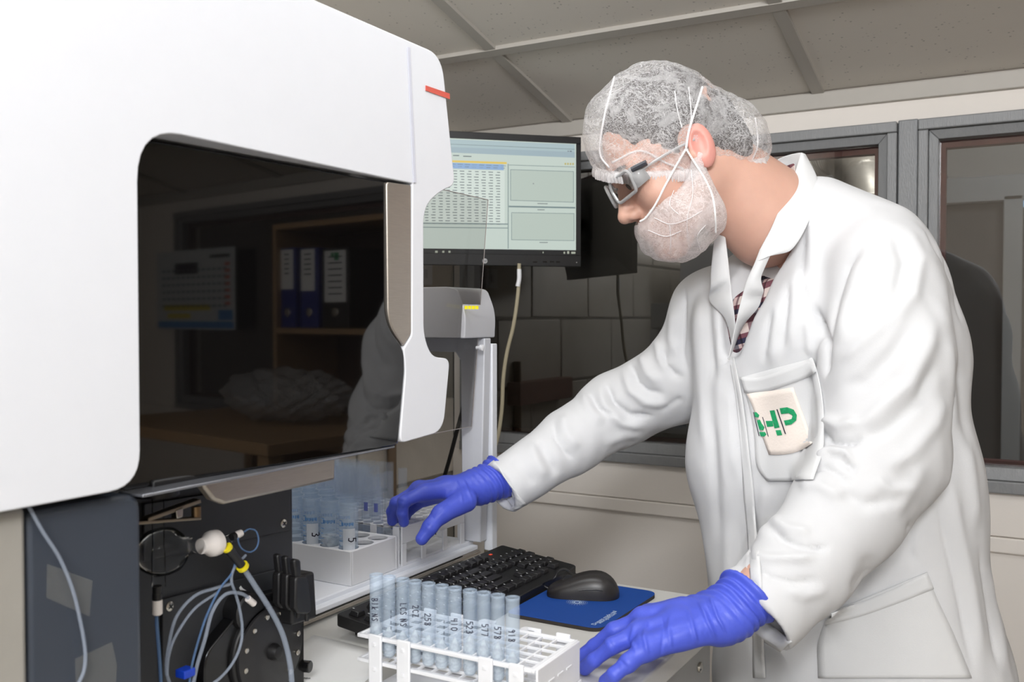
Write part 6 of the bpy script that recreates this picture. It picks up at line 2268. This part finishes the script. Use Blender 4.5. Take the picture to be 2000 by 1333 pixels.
def printed(name, polys, m, off):
    B = MB()
    for P in polys:
        V = [cast(px, py, off) for px, py in P]
        c_ = cast(sum(q[0] for q in P) / len(P), sum(q[1] for q in P) / len(P), off + .0004)
        if any(v is None for v in V) or c_ is None: continue
        B.add(V + [c_], [(i, (i + 1) % len(V), len(V)) for i in range(len(V))])
    return obj(name, B, m, coat, smooth=False, recalc=False)


def strip(a, b, w):
    return [(a[0], a[1]), (b[0], b[1]), (b[0] + w, b[1]), (a[0] + w, a[1])]


printed('badge_letters', [
    [(1473, 805), (1480, 805), (1487, 811), (1485, 816), (1477, 815)], [(1480, 822), (1488, 820), (1492, 828), (1484, 832)], [(1484, 832), (1492, 828), (1498, 836), (1495, 842), (1487, 840)], [(1487, 845), (1499, 845), (1502, 850), (1497, 854), (1490, 853)],
    [(1508, 802), (1518, 801), (1524, 823), (1514, 824)], [(1500, 823), (1514, 823), (1516, 834), (1503, 835)], [(1514, 823), (1524, 822), (1528, 836), (1518, 838)], [(1520, 842), (1530, 841), (1533, 851), (1523, 852)],
    [(1528, 797), (1542, 795), (1545, 807), (1531, 809)], [(1542, 795), (1554, 800), (1549, 810), (1545, 807)], [(1554, 800), (1560, 811), (1552, 813), (1549, 809)], [(1552, 813), (1560, 811), (1559, 822), (1550, 820)], [(1550, 819), (1559, 822), (1550, 830), (1544, 821)], [(1544, 821), (1550, 830), (1539, 832), (1536, 822)]], M_bgreen, .0058)
printed('badge_lines', [strip((1471, 805), (1486, 853), 1.6), strip((1493, 815), (1505, 854), 1.6), strip((1522, 799), (1538, 849), 2.2)], M_ink, .0060)
# hip pocket
patch('hip_pocket', [(1622, 1197), (1610, 1222), (1598, 1260), (1600, 1325)], [(1809, 1118), (1820, 1150), (1858, 1232), (1896, 1325)], M_trim, .0024, n=24, k=18, thick=.0016, it=3)
patch('pocket_hem', [(1622, 1196), (1688, 1174), (1750, 1148), (1809, 1117)], [(1614, 1222), (1692, 1201), (1758, 1177), (1822, 1150)], M_trim, .0038, n=20, k=5, thick=.0014, it=3)
# cuff hems
patch('cuff_hem', [(1405, 1148), (1425, 1180), (1455, 1222), (1490, 1252), (1527, 1274)], [(1432, 1128), (1450, 1160), (1478, 1198), (1512, 1228), (1546, 1250)], M_trim, .0024, n=18, k=5, thick=.0016, it=2)
patch('cuff_hem', [(947, 914), (960, 935), (978, 960), (993, 982), (1005, 994)], [(966, 902), (982, 924), (1000, 950), (1016, 972), (1028, 984)], M_trim, .0024, n=18, k=5, thick=.0016, it=2)
# shirt button
bs_ = BVHTree.FromPolygons(Vs_shirt.tolist(), Qs_shirt.tolist())
h_ = bs_.ray_cast(Vector(_O), Vector(ray(1452, 541)).normalized())
if h_[0] is not None:
    n_ = np.array(h_[1]); n_ = n_ if n_ @ ray(1452, 541) < 0 else -n_
    obj('shirt_button', MB().lathe([(.0058, 0), (.0062, .001), (.0058, .0022), (.0045, .0018)], np.array(h_[0]) + n_ * .0006, n_, 18), mat('slate_button', (58, 62, 74), .4), shirt)
